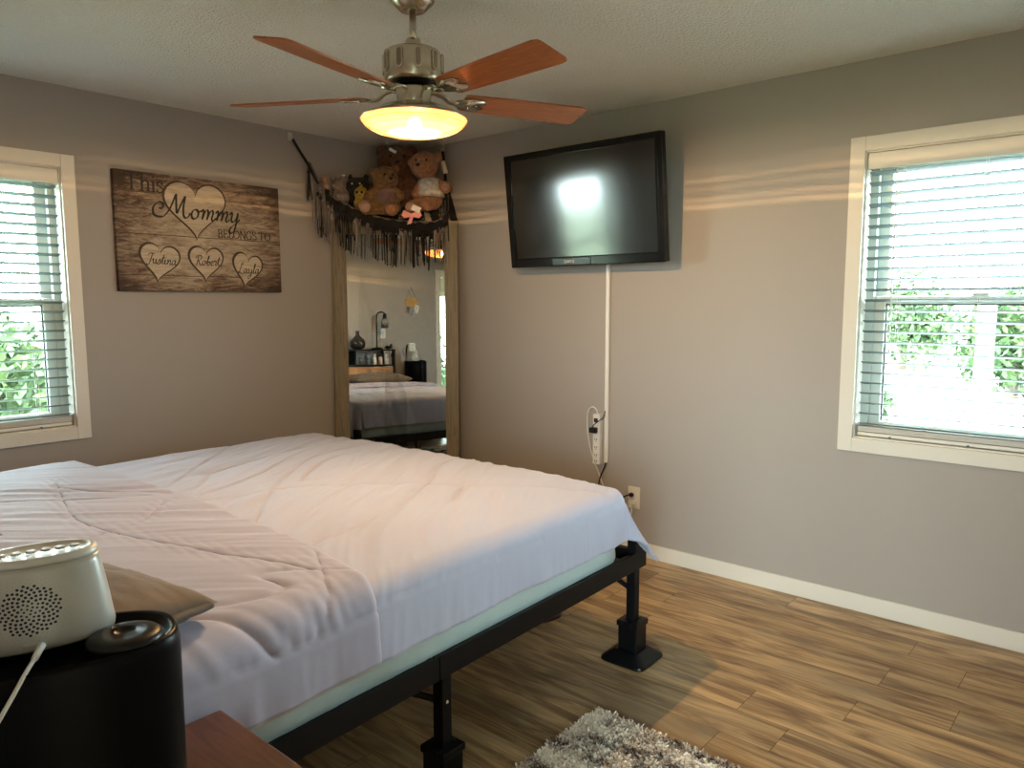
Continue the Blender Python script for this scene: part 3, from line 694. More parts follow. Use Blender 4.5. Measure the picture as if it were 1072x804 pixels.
# ------------------------------------------------------------------ cable cover, power strip, outlet, cords
bm = BM(); box(bm, -.016, 0, -1.713, -1.689, .498, 1.66, bev=.004)
tag(obj('cable_cover', bm, M['white_plastic']), 'long narrow white cable cover running down the wall below the television', 'cable cover')
ps = thing('power_strip', 'white power strip hanging upright on the wall beside the cable cover', 'power strip', (-.0005, -1.648, .63))
bm = BM(); box(bm, -.036, 0, -.024, .024, -.145, .145, bev=.006); obj('housing', bm, M['white_plastic'], ps)
bm = BM(); box(bm, -.041, -.0362, -.013, .013, .098, .122, bev=.002); obj('switch', bm, M['red_switch'], ps)
for k, z in enumerate((.045, .0, -.045, -.09, -.125)):
    bm = BM()
    for y in (-.006, .006): box(bm, -.0375, -.036, y-.0016, y+.0016, z-.006, z+.006)
    ball(bm, (-.0365, 0, z-.012), .003, (.4, 1, 1), n=8); obj('socket', bm, M['socket'], ps)
ad = thing('power_adapter', 'small black plug pushed into the white power strip', 'plug', (-.038, -1.645, .685))
bm = BM(); box(bm, -.034, 0, -.018, .024, -.016, .016, bev=.006); obj('plug_body', bm, M['black_plastic'], ad)
bm = BM(); tube(bm, [(-.02, .006, .012), (-.018, 0, .03), (-.012, -.03, .055), (.014, -.046, .075), (.02, -.05, .11)], .0028); obj('power_cord', bm, M['black_plastic'], ad, True)
bm = BM(); tube(bm, [(-.018, -1.647, .776), (-.025, -1.640, .80), (-.022, -1.615, .812), (-.015, -1.585, .795), (-.013, -1.572, .74), (-.013, -1.575, .66), (-.013, -1.60, .55), (-.013, -1.65, .44), (-.015, -1.72, .30), (-.018, -1.80, .20), (-.024, -1.86, .20), (-.03, -1.885, .25), (-.036, -1.887, .30)], .0042)
tag(obj('strip_cord', bm, M['cord_white'], smooth=True), 'white cord looping from the power strip down to the wall outlet', 'cord')
bm = BM(); tube(bm, [(-.010, -1.700, .497), (-.014, -1.688, .46), (-.018, -1.668, .41), (-.02, -1.66, .35), (-.022, -1.69, .285), (-.024, -1.74, .27), (-.026, -1.80, .30), (-.03, -1.85, .335), (-.03, -1.872, .342)], .0042)
ball(bm, (-.022, -1.878, .343), .014, (1.1, 1.1, .9), n=12)
tag(obj('black_power_cord', bm, M['black_plastic'], smooth=True), 'black cord from the end of the cable cover into the upper outlet socket', 'cord')
ou = thing('wall_outlet', 'ivory double wall outlet to the right of the bed foot', 'outlet', (0, -1.885, .325))
bm = BM(); box(bm, -.006, 0, -.038, .038, -.062, .062, bev=.003); obj('cover_plate', bm, M['ivory'], ou)
for z in (.02, -.02):
    bm = BM(); lathe(bm, [(.001, .0088), (.016, .0085), (.017, .006), (.017, .004)], 20, close=False, M=Matrix.Translation((0, 0, z)) @ Matrix.Rotation(-pi/2, 4, 'Y')); obj('receptacle', bm, M['ivory'], ou)
bm = BM(); box(bm, -.034, -.0095, -.014, .014, -.034, -.008, bev=.005); obj('white_plug', bm, M['ivory'], ou)

# ------------------------------------------------------------------ corner mirror
# front plane passes (-.66,0)-(0,-.66) at z=1.2, leans back
mw, mh_, mt = .80, 1.93, .03
mc = Vector((-.355, -.305, 0)) + Vector((-1, -1, 0)).normalized()*.036
mir = thing('corner_mirror', 'tall standing mirror with greywashed wood frame set across the corner', 'mirror', mc)
Mm = Matrix.Rotation(radians(225-90), 4, 'Z') @ Matrix.Rotation(radians(1.85), 4, 'X')   # local +Y points out into the room
mir.matrix_basis = Matrix.Translation(mc) @ Mm
sw = .088
def mp_(nm, bm, m): return obj(nm, bm, m, mir)
for s in (-1, 1):
    bm = BM(); xa, xb = sorted((s*mw/2, s*(mw/2-sw))); box(bm, xa, xb, -mt, 0, 0.002, mh_, bev=.004)
    box(bm, min(s*mw/2, s*(mw/2-.012)), max(s*mw/2, s*(mw/2-.012)), 0, .008, 0.002, mh_, bev=.003); mp_('frame_stile', bm, M['mirror_wood'])
bm = BM(); box(bm, -mw/2+sw, mw/2-sw, -mt, 0, mh_-sw, mh_, bev=.004); mp_('frame_rail', bm, M['mirror_wood'])
bm = BM(); box(bm, -mw/2+sw, mw/2-sw, -mt, 0, 0.002, sw, bev=.004); mp_('frame_rail', bm, M['mirror_wood'])
bm = BM(); v = [bm.verts.new(q) for q in ((-mw/2+sw-.003, -.006, sw-.003), (mw/2-sw+.003, -.006, sw-.003), (mw/2-sw+.003, -.006, mh_-sw+.003), (-mw/2+sw-.003, -.006, mh_-sw+.003))]; bm.faces.new(v)
bm2 = box(bm, -mw/2+sw-.003, mw/2-sw+.003, -.012, -.006, sw-.003, mh_-sw+.003); mp_('mirror_glass', bm, M['mirror'])
bm = BM(); box(bm, -mw/2+.01, mw/2-.01, -mt-.006, -mt, .01, mh_-.01); mp_('backing', bm, M['black_metal'])

# ------------------------------------------------------------------ bed
bed = thing('metal_bed', 'black metal bed frame carrying the large mattress', 'bed', (-2.07, -1.56, 0))
def bp_(nm, bm, m=M['black_metal'], smooth=False):
    for v in bm.verts: v.co -= Vector((-2.07, -1.56, 0))
    return obj(nm, bm, m, bed, smooth)
BX0, BX1, BY0, BY1 = -3.12, -1.02, -2.57, -.56
for y0, y1 in ((BY0, BY0+.034), (BY1-.034, BY1)):
    for xa, xb in ((BX0, -2.185), (-2.183, BX1)):
        bm = BM(); box(bm, xa, xb, y0, y1, .375, .436, bev=.004)
        yi = (y0, y0+.006) if y0 == BY0 else (y1-.006, y1)
        box(bm, xa, xb, yi[0], yi[1], .43, .446, bev=.002); bp_('side_rail', bm)
bm = BM(); box(bm, BX1-.034, BX1, BY0+.034, BY1-.034, .375, .436, bev=.004); bp_('end_rail', bm)
bm = BM(); box(bm, BX0, BX0+.034, BY0+.034, BY1-.034, .375, .436, bev=.004); bp_('end_rail', bm)
for s in (-1, 1):
    bm = BM(); yy = BY0+.02 if s < 0 else BY1-.02
    # foot bracket plate standing above the rail at the foot corners
    box(bm, BX1-.085, BX1-.03, yy-.02, yy+.02, .436, .505, bev=.004); bp_('corner_bracket', bm)
for k in range(9):
    bm = BM(); x = BX0+.18+k*.222; box(bm, x, x+.05, BY0+.036, BY1-.036, .396, .414, bev=.002); bp_('slat', bm)
legx = (-1.063, -2.14, -3.06); legy = (-2.535, -1.56, -.60)
for x in legx:
    for y in legy:
        bm = BM(); h = .019; box(bm, x-h, x+h, y-h, y+h, .075, .375 if y != -1.56 else .394, bev=.003)
        lg = bp_('leg', bm)
        if y == -2.535 and x == -2.14:
            bm = BM(); ball(bm, (x+.0, y-.0195, .29), .006, (1, .5, 1), n=10); bb = BM(); bb.free()
            for v in bm.verts: v.co -= Vector((-2.07, -1.56, 0))
            obj('bolt', bm, M['chrome'], lg)
bm = BM(); tube(bm, [(-2.14, -2.515, .285), (-2.34, -2.30, .375), ], .010, n=8); bp_('brace', bm)
bm = BM(); tube(bm, [(-1.063, -2.515, .285), (-1.063, -2.30, .375)], .010, n=8); bp_('brace', bm)
# risers under the legs
nm_x = {-1.063: 'foot', -2.14: 'middle', -3.06: 'head'}; nm_y = {-2.535: 'near the camera', -1.56: 'under the centre line', -.60: 'along the left wall'}
ris_labels = {(-1.063, -2.535): 'black bed riser with flared base under the right front leg at the foot', (-2.14, -2.535): 'black bed riser cut by the picture bottom, below the middle of the near rail'}
proto = None
for x in legx:
    for y in legy:
        if x == -3.06: continue
        if proto is None:
            r = thing('bed_riser', '', 'bed riser', (x, y, 0), 0, 'risers under the bed legs')
            bm = BM(); R4 = sqrt(2)
            lathe(bm, [(.096, 0), (.098, .006), (.096, .012), (.056, .042), (.052, .044)], 4*6, expo=7, close=True); bs = obj('flared_base', bm, M['black_plastic'], r)
            bm = BM(); box(bm, -.041, .041, -.041, .041, .035, .150, bev=.004); obj('column', bm, M['black_plastic'], r)
            bm = BM()
            for (a0, a1, b0, b1) in ((-.046, .046, -.046, -.022), (-.046, .046, .022, .046), (-.046, -.022, -.022, .022), (.022, .046, -.022, .022)): box(bm, a0, a1, b0, b1, .138, .160, bev=.003)
            obj('collar', bm, M['black_plastic'], r)
            proto = r
            # rows of thin green flecks on the near riser's base
            bm = BM()
            for k in range(3):
                for j in range(3): box(bm, -.0, .012, -.004, .004, 0, .0012, M=Matrix.Translation((-.082+j*.010, .022+k*.013, .0195-.0)) @ Matrix.Rotation(radians(-37), 4, 'Y'))
            gl = obj('green_mark', bm, M['green_fleck'], r)
        else:
            r = copy_tree(proto); r.location = (x, y, 0)
            for ch in [c for c in bpy.data.objects if c.parent == r and c.name.startswith('green_mark')]: bpy.data.objects.remove(ch)
        r['label'] = ris_labels.get((x, y), 'black bed riser under the %s leg of the bed %s' % (nm_x[x], nm_y[y]))

for (x, y, rz, lb) in ((-1.05, -2.02, -25, 'dark shoe toe poking out under the near rail of the bed, left one'), (-.72, -1.98, -25, 'dark shoe toe poking out beyond the near rail of the bed, right one')):
    sh_ = thing('shoe', lb, 'shoe', (x, y, 0.0005), radians(rz))
    bm = BM(); lathe(bm, [(.92, 0), (1, .004), (1, .016), (.97, .019)], 32, sx=.135, sy=.048, expo=2.6); obj('sole', bm, M['red_switch'], sh_, True)
    bm = BM(); ball(bm, (.055, 0, .034), .05, (1.3, .92, .7), n=20); ball(bm, (-.04, 0, .045), .045, (1.9, .95, .95), n=20); up_ = obj('upper', bm, M['cord_black'], sh_, True)
    md = up_.modifiers.new('skin', 'REMESH'); md.mode = 'VOXEL'; md.voxel_size = .006; md.use_smooth_shade = True
    bm = BM(); tube(bm, [(.01, -.02, .084), (.02, 0, .09), (.01, .02, .084)], .004); obj('laces', bm, M['cord_grey'], sh_, True)

# mattress
MX0, MX1, MY0, MY1 = -3.11, -1.155, -2.54, -.60
def grid_obj(name, nu, nv, fn, m, parent=None, thick=0, smooth=True, loc=None):
    me = bpy.data.meshes.new(name); V = [tuple(fn(i/(nu-1), j/(nv-1))) for j in range(nv) for i in range(nu)]
    F = [(j*nu+i, j*nu+i+1, (j+1)*nu+i+1, (j+1)*nu+i) for j in range(nv-1) for i in range(nu-1)]
    if loc is not None: V = [tuple(Vector(q)-Vector(loc)) for q in V]
    me.from_pydata(V, [], F); o = link(name, me, m, parent, loc, smooth)
    if thick:
        s = o.modifiers.new('thickness', 'SOLIDIFY'); s.thickness = thick; s.offset = -1
    return o
def rrect_ring(x0, x1, y0, y1, r, n=10):
    P = []
    for cx, cy, a0 in ((x1-r, y1-r, 0), (x0+r, y1-r, 90), (x0+r, y0+r, 180), (x1-r, y0+r, 270)):
        for k in range(n+1):
            a = radians(a0+90*k/n); P.append((cx+r*cos(a), cy+r*sin(a)))
    # densify the straight runs
    Q = []
    for i, (a, b) in enumerate(P):
        c, d = P[(i+1) % len(P)]; L_ = math.hypot(c-a, d-b); m_ = max(1, int(L_/.03))
        for k in range(m_): Q.append((a+(c-a)*k/m_, b+(d-b)*k/m_))
    return Q
mat_thing = thing('mattress', 'thick mattress in pale aqua satin cover under the comforter', 'mattress', (-2.12, -1.565, .437))
bm = BM(); prev = None; rings = []
prof = [(-.05, .418), (-.006, .420), (0, .430)] + [(0.004*sin(k*1.2), .430+(.662-.430)*k/10) for k in range(1, 11)] + [(-.01, .682), (-.03, .694), (-.08, .700)]
base = rrect_ring(MX0, MX1, MY0, MY1, .09)
cen = Vector((-2.12, -1.565, .437))
for d, z in prof:
    ring = []
    for i, (x, y) in enumerate(base):
        cxm, cym = (MX0+MX1)/2, (MY0+MY1)/2
        fx = (x-cxm)/((MX1-MX0)/2); fy = (y-cym)/((MY1-MY0)/2)
        rip = 0
        if .445 < z < .66:
            s = i*.03
            rip = (.6+.9*max(0, min(1, (-1.9-x)*2.5)))*.007*noise.noise(Vector((x*7, y*7, z*5)))+(.5+1.6*max(0, min(1, (-1.9-x)*2.5)))*.006*noise.noise(Vector((x*20, y*20, z*6)))
        k = 1+(d+rip)/((MX1-MX0)/2); k2 = 1+(d+rip)/((MY1-MY0)/2)
        ring.append(bm.verts.new(Vector((cxm+(x-cxm)*k, cym+(y-cym)*k2, z))-cen))
    rings.append(ring)
n_ = len(base)
for a, b in zip(rings, rings[1:]):
    for k in range(n_): bm.faces.new((a[k], a[(k+1) % n_], b[(k+1) % n_], b[k]))
bm.faces.new(rings[0][::-1]); bm.faces.new(rings[-1])
obj('mattress_body', bm, M['mattress'], mat_thing, True)


# comforter -------------------------------------------------------
RAD = .055; TOP = .712
cx0, cx1, cy0, cy1 = MX0, MX1-RAD+.055, MY0+RAD-.03, MY1-RAD+.02
SEAMS = SEAM_PLACEHOLDER = [
 [(-1.02, -1.66), (-1.30, -1.75), (-1.50, -1.86), (-1.72, -2.02), (-2.05, -2.18), (-2.33, -2.22)],
 [(-1.05, -.92), (-1.45, -.98), (-1.85, -1.10), (-2.10, -1.20)],
 [(-2.30, -1.55), (-2.0, -1.66), (-1.75, -1.85), (-1.55, -2.05), (-1.35, -2.30), (-1.22, -2.55)],
 [(-1.60, -.58), (-1.80, -.80), (-2.05, -1.05), (-2.30, -1.30)],
 [(-2.35, -1.95), (-2.0, -1.55), (-1.6, -1.25), (-1.1, -1.10)],
]
def seg_d(px, py, line):
    best = 9
    for (ax, ay), (bx, by) in zip(line, line[1:]):
        dx, dy = bx-ax, by-ay; t = max(0, min(1, ((px-ax)*dx+(py-ay)*dy)/(dx*dx+dy*dy))); best = min(best, math.hypot(px-ax-t*dx, py-ay-t*dy))
    return best
SEAMS = [[(q.x, q.y) for q in catmull([(a, b, 0) for a, b in s], 4)] for s in SEAMS]
FSEAMS = [[(-2.45, -1.60), (-2.60, -1.75), (-2.80, -1.80)], [(-2.42, -2.35), (-2.52, -2.52), (-2.62, -2.60), (-2.80, -2.64)], [(-2.55, -1.0), (-2.70, -1.6), (-2.62, -2.1), (-2.50, -2.45)]]
FSEAMS = [[(q.x, q.y) for q in catmull([(a, b, 0) for a, b in s], 4)] for s in FSEAMS]
def ridge(v): return 1-abs(noise.noise(v))*2
def drape(u, v, lift, seams, seed=0, wr=1.0, foot=True):
    q_ = drape_(u, v, lift, seams, seed, wr, foot)
    k_ = max(0, min(1, (u-cx1+.9)/.9))**2
    q_.x += k_*(-.055*(1-max(0, min(1, (v-cy0)/.9))))
    return q_
def drape_(u, v, lift, seams, seed=0, wr=1.0, foot=True):
    eu = max(0, u-cx1) if foot else 0
    ev = (v-cy1) if v > cy1 else ((v-cy0) if v < cy0 else 0)
    d = math.hypot(eu, ev); bx, by = min(u, cx1), min(max(v, cy0), cy1)
    # wrinkle fields
    p = Vector((u, v, seed))
    w1 = noise.noise(Vector((u*2.2, v*2.2, seed)))*.012
    ang = (.5 if seed < 20 else 2.35)+.28*noise.noise(Vector((u*.5, v*.5, seed+5)))
    a = u*cos(ang)+v*sin(ang); b = -u*sin(ang)+v*cos(ang)
    w2 = (ridge(Vector((a*1.6, b*11, seed+2)))-.6)*.0050
    w3 = (ridge(Vector((a*3.5, b*30, seed+3)))-.6)*.0021
    amp = (.75 if seed < 20 else .45)+1.1*max(0, noise.noise(Vector((u*1.7, v*1.7, seed+8)))+.25)
    sd = min(seg_d(u, v, s) for s in seams)
    seam = -.005*math.exp(-(sd/.006)**2)-.003*math.exp(-(sd/.06)**2)
    cr = noise.noise(Vector((a*1.1, b*4.2, seed+31))); w3 -= .012*math.exp(-((cr-.12)/.022)**2)*max(0, min(1, 3*noise.noise(Vector((a*.9, b*1.5, seed+40)))+.2))
    pk = 0
    if sd < .10: pk = .0009*sin((a+b)*190)*math.exp(-(sd/.04)**2)
    disp = lift+wr*(w1+(w2+w3)*amp+seam+pk)
    crown = .028*(1-((u-(cx0+cx1)/2)/(1.1))**2)*(1-((v-(cy0+cy1)/2)/1.05)**2)
    if d == 0:
        return Vector((bx, by, TOP+max(0, crown)+disp))
    n = Vector((eu/d, ev/d, 0))
    q = RAD*pi/2
    side = n.cross(Vector((0, 0, 1)))
    s_al = u*n.y*-1+v*n.x if True else 0
    s_al = (u if abs(n.y) > abs(n.x) else v)
    if eu > 0 and ev != 0: s_al = atan2(abs(ev), eu)*.55+u*.2
    if d < q:
        an = d/RAD; out = RAD*sin(an); dn = RAD*(1-cos(an)); nn = n*sin(an)+Vector((0, 0, cos(an)))
        return Vector((bx, by, TOP+max(0, crown)*cos(an)))+n*out-Vector((0, 0, dn))+nn*disp
    ex = d-q; g = min(1, ex/.16)
    fold = (.011*noise.noise(Vector((s_al*6.5, seed, ex*1.2)))+.006*noise.noise(Vector((s_al*17, seed+3, ex*2)))+.0025*(ridge(Vector((s_al*26+ex*5, seed, ex*4)))-.5))*g
    if eu > 0 and ev != 0: fold += g*.022*cos(atan2(abs(ev), eu)*8-pi)
    return Vector((bx, by, TOP))+n*(RAD+ex*(.16+(.62 if (eu > 0 and ev < 0) else 0)*min(1, 4*min(eu, abs(ev))))+fold+lift+.003+wr*w1*.4)-Vector((0, 0, RAD+ex*.985))
cf = thing('comforter', 'pale pinkish-lavender comforter spread over the large bed, head end folded back', 'comforter', (-2.1, -1.565, TOP))
LC = Vector((-2.1, -1.565, TOP))
U0, U1 = -2.62, cx1+.235; V0, V1 = cy0-.216, cy1+.22
def f1(s, t):
    u = U0+(U1-U0)*s; v = V0+(V1-V0)*t
    if v < cy0: v = cy0+(v-cy0)*(1+.04*noise.noise(Vector((u*3, 2, 0))))
    return drape(u, v, .004, SEAMS)-LC
o = grid_obj('cover', 250, 270, f1, M['comforter'], cf, thick=.012)
FX0, FX1 = -2.93, -2.425
def f2(s, t):
    v = (cy0-.200)+((cy1+.12)-(cy0-.200))*t
    xf = FX1+.11*t+.012*sin(v*2.5)+.03*noise.noise(Vector((v*1.2, 3, 4)))
    xh = FX0+.02*noise.noise(Vector((v*1.5, 9, 4)))
    if s < .06:     # rounded turn at the fold
        an = s/.06*pi/2; u = xf-.022*(1-sin(an)); lift = .004+.026*sin(an)
        u = xf+.022*cos(an)-.022; lift = .004+.026*sin(an)
    else:
        u = xf-.022+(xh-xf+.022)*(s-.06)/.94; lift = .030
    if v < cy0:
        v = cy0-(cy0-v)*(1+.03*noise.noise(Vector((u*5, 2, 7))))
    return drape(u, v, lift, FSEAMS, seed=21, wr=1.0, foot=False)-LC
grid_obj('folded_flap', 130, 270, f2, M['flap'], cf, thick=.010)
bm = BM(); tube(bm, [f2(s_/24, 0)+Vector((0, -.003, -.002)) for s_ in range(2, 25)], .0035, n=6, sub=2); obj('hem_piping', bm, M['piping'], cf, True)
# sheet at the head end
sh = grid_obj('bed_sheet', 60, 120, lambda s, t: drape(-3.10+.42*s, cy0-.14+(cy1-cy0+.26)*t, .003, [[(9, 9), (9.1, 9)]], seed=40, wr=.8, foot=False), M['sheet'], None, thick=.003)
tag(sh, 'pale aqua bottom sheet showing at the head end of the bed', 'sheet')

def pillow(name, label, c, L_, W_, T_, rz, tilt=0, group=None, seed=0, flange=False):
    t = thing(name, label, 'pillow', c, rz, group); t.rotation_euler = (0, tilt, rz)
    def half(sgn):
        def fn(s, tt):
            a = 2*s-1; b = 2*tt-1
            k = ((1-abs(a)**2.6)*(1-abs(b)**2.6)); k = max(k, 0)**.42
            pinch = 1-.06*(1-abs(b)**2)*(abs(a)**3)*-1
            x = a*L_/2*(1-.07*(1-abs(a))*0-.06*(1-abs(b)**2)*abs(a)**2); y = b*W_/2*(1-.06*(1-abs(a)**2)*abs(b)**2)
            z = sgn*T_/2*k+.012*noise.noise(Vector((a*3, b*3, seed+sgn)))*k+.008*(ridge(Vector((a*4+b*2, b*9, seed)))-.6)*k
            return Vector((x, y, z))
        return fn
    me = bpy.data.meshes.new('pillow_case'); n = 44; V = []; F = []
    for sg in (1, -1):
        b0 = len(V); fn = half(sg); V += [tuple(fn(i/(n-1), j/(n-1))) for j in range(n) for i in range(n)]
        for j in range(n-1):
            for i in range(n-1):
                q = (b0+j*n+i, b0+j*n+i+1, b0+(j+1)*n+i+1, b0+(j+1)*n+i); F.append(q if sg > 0 else q[::-1])
    me.from_pydata(V, [], F); bb = bmesh.new(); bb.from_mesh(me); bmesh.ops.remove_doubles(bb, verts=bb.verts, dist=.0006); bb.to_mesh(me); bb.free()
    link('pillow_case', me, M['pillow'], t, None, True)
    bm = BM(); R = []
    # dark opening hem folded at one end
    for k in range(15):
        b = -1+2*k/14; R.append((L_/2-.005, b*W_/2*.93, .004*noise.noise(Vector((b*4, 1, seed)))))
    tube(bm, R, .013, n=8, flat=.6); obj('case_hem', bm, M['pillow2'], t, True)
    return t
pillow('pillow', 'taupe pillow on the near head corner of the bed, behind the silver sound machine', (-3.07, -2.245, .790), .66, .44, .135, radians(-80), 0, seed=3)
pillow('pillow', 'taupe pillow on the far head side of the bed seen in the mirror', (-3.085, -1.35, .80), .68, .34, .10, radians(-92), 0, seed=9)

# the bed stands a little askew to the walls
RB = Matrix.Translation((-1.05, -2.53, 0)) @ Matrix.Rotation(radians(2.1), 4, 'Z') @ Matrix.Translation((1.05, 2.53, 0))
for o in [q for q in bpy.data.objects if q.parent is None and q.name.split('.')[0] in ('metal_bed', 'bed_riser', 'mattress', 'comforter', 'bed_sheet', 'pillow')]:
    o.matrix_basis = RB @ o.matrix_basis

# ------------------------------------------------------------------ headboard with shelf
hb = thing('headboard', 'black metal storage headboard with rustic wood panel, seen in the mirror', 'headboard', (-3.3, -1.55, 0))
def hp(nm, bm, m):
    for v in bm.verts: v.co -= Vector((-3.3, -1.55, 0))
    return obj(nm, bm, m, hb)
hy0, hy1, hx0, hx1 = -2.695, -.32, -3.43, -3.20
for x in (hx0, hx1-.03):
    for y in (hy0, hy1-.03):
        bm = BM(); box(bm, x, x+.03, y, y+.03, 0, 1.10, bev=.002); hp('post', bm, M['black_metal'])
bm = BM(); box(bm, hx0, hx1, hy0, hy1, 1.10, 1.118, bev=.003); hp('shelf', bm, M['black_metal'])
bm = BM(); box(bm, hx0+.031, hx1-.002, hy0+.031, hy1-.031, .925, .945, bev=.003); hp('shelf', bm, M['black_metal'])
bm = BM(); box(bm, hx1-.026, hx1-.006, hy0+.031, hy1-.031, .50, .92, bev=.003); hp('panel', bm, M['headboard'])
for y in (-2.15, -1.15):
    bm = BM(); box(bm, hx0+.032, hx1-.004, y, y+.016, .947, 1.098); hp('divider', bm, M['black_metal'])
vz = 1.1185
vase = thing('vase', 'squat dark brown glass vase on the headboard top in the mirror', 'vase', (-3.31, -2.25, vz))
bm = BM(); lathe(bm, [(.045, 0), (.075, .015), (.088, .055), (.080, .095), (.045, .13), (.022, .15), (.020, .19), (.026, .20), (.018, .20), (.016, .15)], 28, close=True); obj('vase_body', bm, M['brown_glass'], vase, True)
lp = thing('desk_lamp', 'thin black gooseneck lamp with clear jar shade on the headboard in the mirror', 'lamp', (-3.31, -2.52, vz))
bm = BM(); lathe(bm, [(.065, 0), (.067, .008), (.06, .016), (.015, .02)], 28); obj('lamp_base', bm, M['black_metal'], lp, True)
bm = BM(); tube(bm, [(0, 0, .018), (0, 0, .2), (0, 0, .36), (0, -.02, .405), (0, -.06, .42), (0, -.10, .415), (0, -.115, .40)], .008); obj('lamp_neck', bm, M['black_metal'], lp, True)
bm = BM(); lathe(bm, [(.014, .405), (.022, .395), (.024, .345), (.02, .34)], 20, c=(0, -.118)); obj('lamp_socket', bm, M['black_metal'], lp, True)
bm = BM(); lathe(bm, [(.028, .35), (.04, .32), (.042, .24), (.040, .24), (.038, .32), (.026, .348)], 24, c=(0, -.118), close=False); obj('jar_shade', bm, M['glass_jar'], lp, True)
bcol = [(.75, .70, .66), (.70, .45, .38), (.72, .66, .6), (.68, .60, .55)]
bl_lab = ['leftmost of four small pale bottles in the headboard shelf', 'peach small bottle, second from left in the headboard shelf', 'small cream bottle, third from left in the headboard shelf', 'rightmost of four small bottles in the headboard shelf']
for k in range(4):
    y = -2.44-.083*k; b_ = thing('small_bottle', bl_lab[k], 'bottle', (-3.255, y, .9455), 0, 'small bottles in the headboard shelf')
    bm = BM(); lathe(bm, [(.020, 0), (.022, .004), (.022, .075), (.012, .088)], 16); obj('bottle_body', bm, mat('bottle_%d' % k, bcol[k], .3), b_, True)
    bm = BM(); lathe(bm, [(.012, .088), (.013, .09), (.013, .115), (.011, .117)], 14); obj('cap', bm, M['black_plastic'] if k % 2 else M['white_plastic'], b_, True)
mc2 = thing('game_controller', 'small black clutter on the headboard top beside the lamp', 'clutter', (-3.30, -2.68, vz))
bm = BM(); ball(bm, (0, 0, .020), .05, (1, 1.0, .38), n=16); obj('clutter_body', bm, M['black_plastic'], mc2, True)
bm = BM(); ball(bm, (0, -.035, .045), .018, (1, 1, .7), n=12); obj('clutter_knob', bm, M['black_plastic'], mc2, True)
mc2.name = 'black_gadget'

# wall items on the back wall
wh = thing('photo_plaque', 'small wooden plaque with clipped photographs hanging on the back wall', 'wall decoration', (XB, -3.16, 1.62))
bm = BM(); poly(bm, [(x*1.0, y*.75) for x, y in heart_pts(.20, .14)] and [(.095*math.copysign(abs(cos(t))**.6, cos(t)), .058*math.copysign(abs(sin(t))**.6, sin(t))*(1+.12*cos(6*t))) for t in [2*pi*k/48 for k in range(48)]], .0, .012, Matrix(((0, 0, 1, .001), (-1, 0, 0, 0), (0, 1, 0, .06), (0, 0, 0, 1)))); obj('plaque', bm, M['plaque'], wh)
bm = BM(); tube(bm, [(.008, -.07, .11), (.004, 0, .235)], .002, n=5, sub=1); tube(bm, [(.004, 0, .235), (.008, .07, .11)], .002, n=5, sub=1); ball(bm, (.006, 0, .238), .006, n=8); obj('hanging_string', bm, M['cord_black'], wh)
for (y, z, w, h, rt, m_) in ((.055, -.035, .06, .08, .12, 'photo_dark'), (-.005, -.075, .075, .10, -.05, 'photo_blue'), (-.075, -.02, .075, .10, .35, 'photo')):
    bm = BM(); Mq = Matrix.Translation((.014+.002*(y < 0), y, z)) @ Matrix.Rotation(rt, 4, 'X'); box(bm, -.001, .001, -w/2, w/2, -h/2, h/2, M=Mq); obj('photograph', bm, M[m_], wh)
sp_ = thing('light_switch', 'white light switch plate on the back wall behind the gooseneck lamp', 'switch', (XB, -2.72, 1.30))
bm = BM(); box(bm, 0, .006, -.036, .036, -.058, .058, bev=.002); obj('cover_plate', bm, M['white_plastic'], sp_)
bm = BM(); box(bm, .006, .013, -.005, .005, -.01, .012, bev=.002); obj('toggle', bm, M['white_plastic'], sp_)
wp = thing('wall_phone', 'white wall device with dark curved handset near the doorway', 'phone', (XB, -3.13, 1.10))
bm = BM(); box(bm, 0, .05, -.055, .045, -.06, .09, bev=.012); obj('housing', bm, M['white_plastic'], wp)
bm = BM(); tube(bm, [(.03, .06, .06), (.05, .09, .03), (.055, .10, -.01), (.045, .085, -.06), (.02, .055, -.085)], .012); obj('handset', bm, M['black_plastic'], wp, True)

# ------------------------------------------------------------------ nightstand and what stands on it
NZ = .62
ns = thing('nightstand', 'glossy reddish cherry nightstand beside the bed head', 'nightstand', (-3.13, -3.0, 0))
def npp(nm, bm, m, par=ns):
    for v in bm.verts: v.co -= Vector((-3.13, -3.0, 0))
    return obj(nm, bm, m, par)
nx0, nx1, ny0, ny1 = -3.415, -2.852, -3.42, -2.70
bm = BM(); box(bm, nx0, nx1, ny0, ny1, NZ-.026, NZ, bev=.006, seg=3); npp('top', bm, M['nightstand'])
bm = BM(); box(bm, nx0+.02, nx1-.03, ny0+.02, ny1-.02, .10, NZ-.027, bev=.003); npp('cabinet', bm, M['nightstand'])
for k in range(2):
    bm = BM(); za = .12+k*.24; box(bm, nx1-.030, nx1-.014, ny0+.035, ny1-.035, za, za+.225, bev=.004); dr = npp('drawer_front', bm, M['nightstand'])
    bm = BM(); ball(bm, (nx1-.006, (ny0+ny1)/2, za+.112), .013, n=12); npp('knob', bm, M['black_metal'], dr)
for x in (nx0+.03, nx1-.075):
    for y in (ny0+.03, ny1-.075):
        bm = BM(); box(bm, x, x+.045, y, y+.045, 0, .10, bev=.003); npp('leg', bm, M['nightstand'])
HZ = .98
hum = thing('humidifier', 'tall glossy black humidifier tank standing on the cherry nightstand', 'humidifier', (-3.214, -3.010, NZ+.0005), radians(-17))
hh = HZ-NZ
bm = BM(); lathe(bm, [(.94, 0), (.98, .006), (1, .02), (1, hh-.018), (.985, hh-.007), (.955, hh-.001), (.90, hh-.004), (.87, hh-.010)], 72, sx=.138, sy=.080, expo=2.5); obj('tank', bm, M['tank'], hum, True)
bm = BM(); Rz = .046
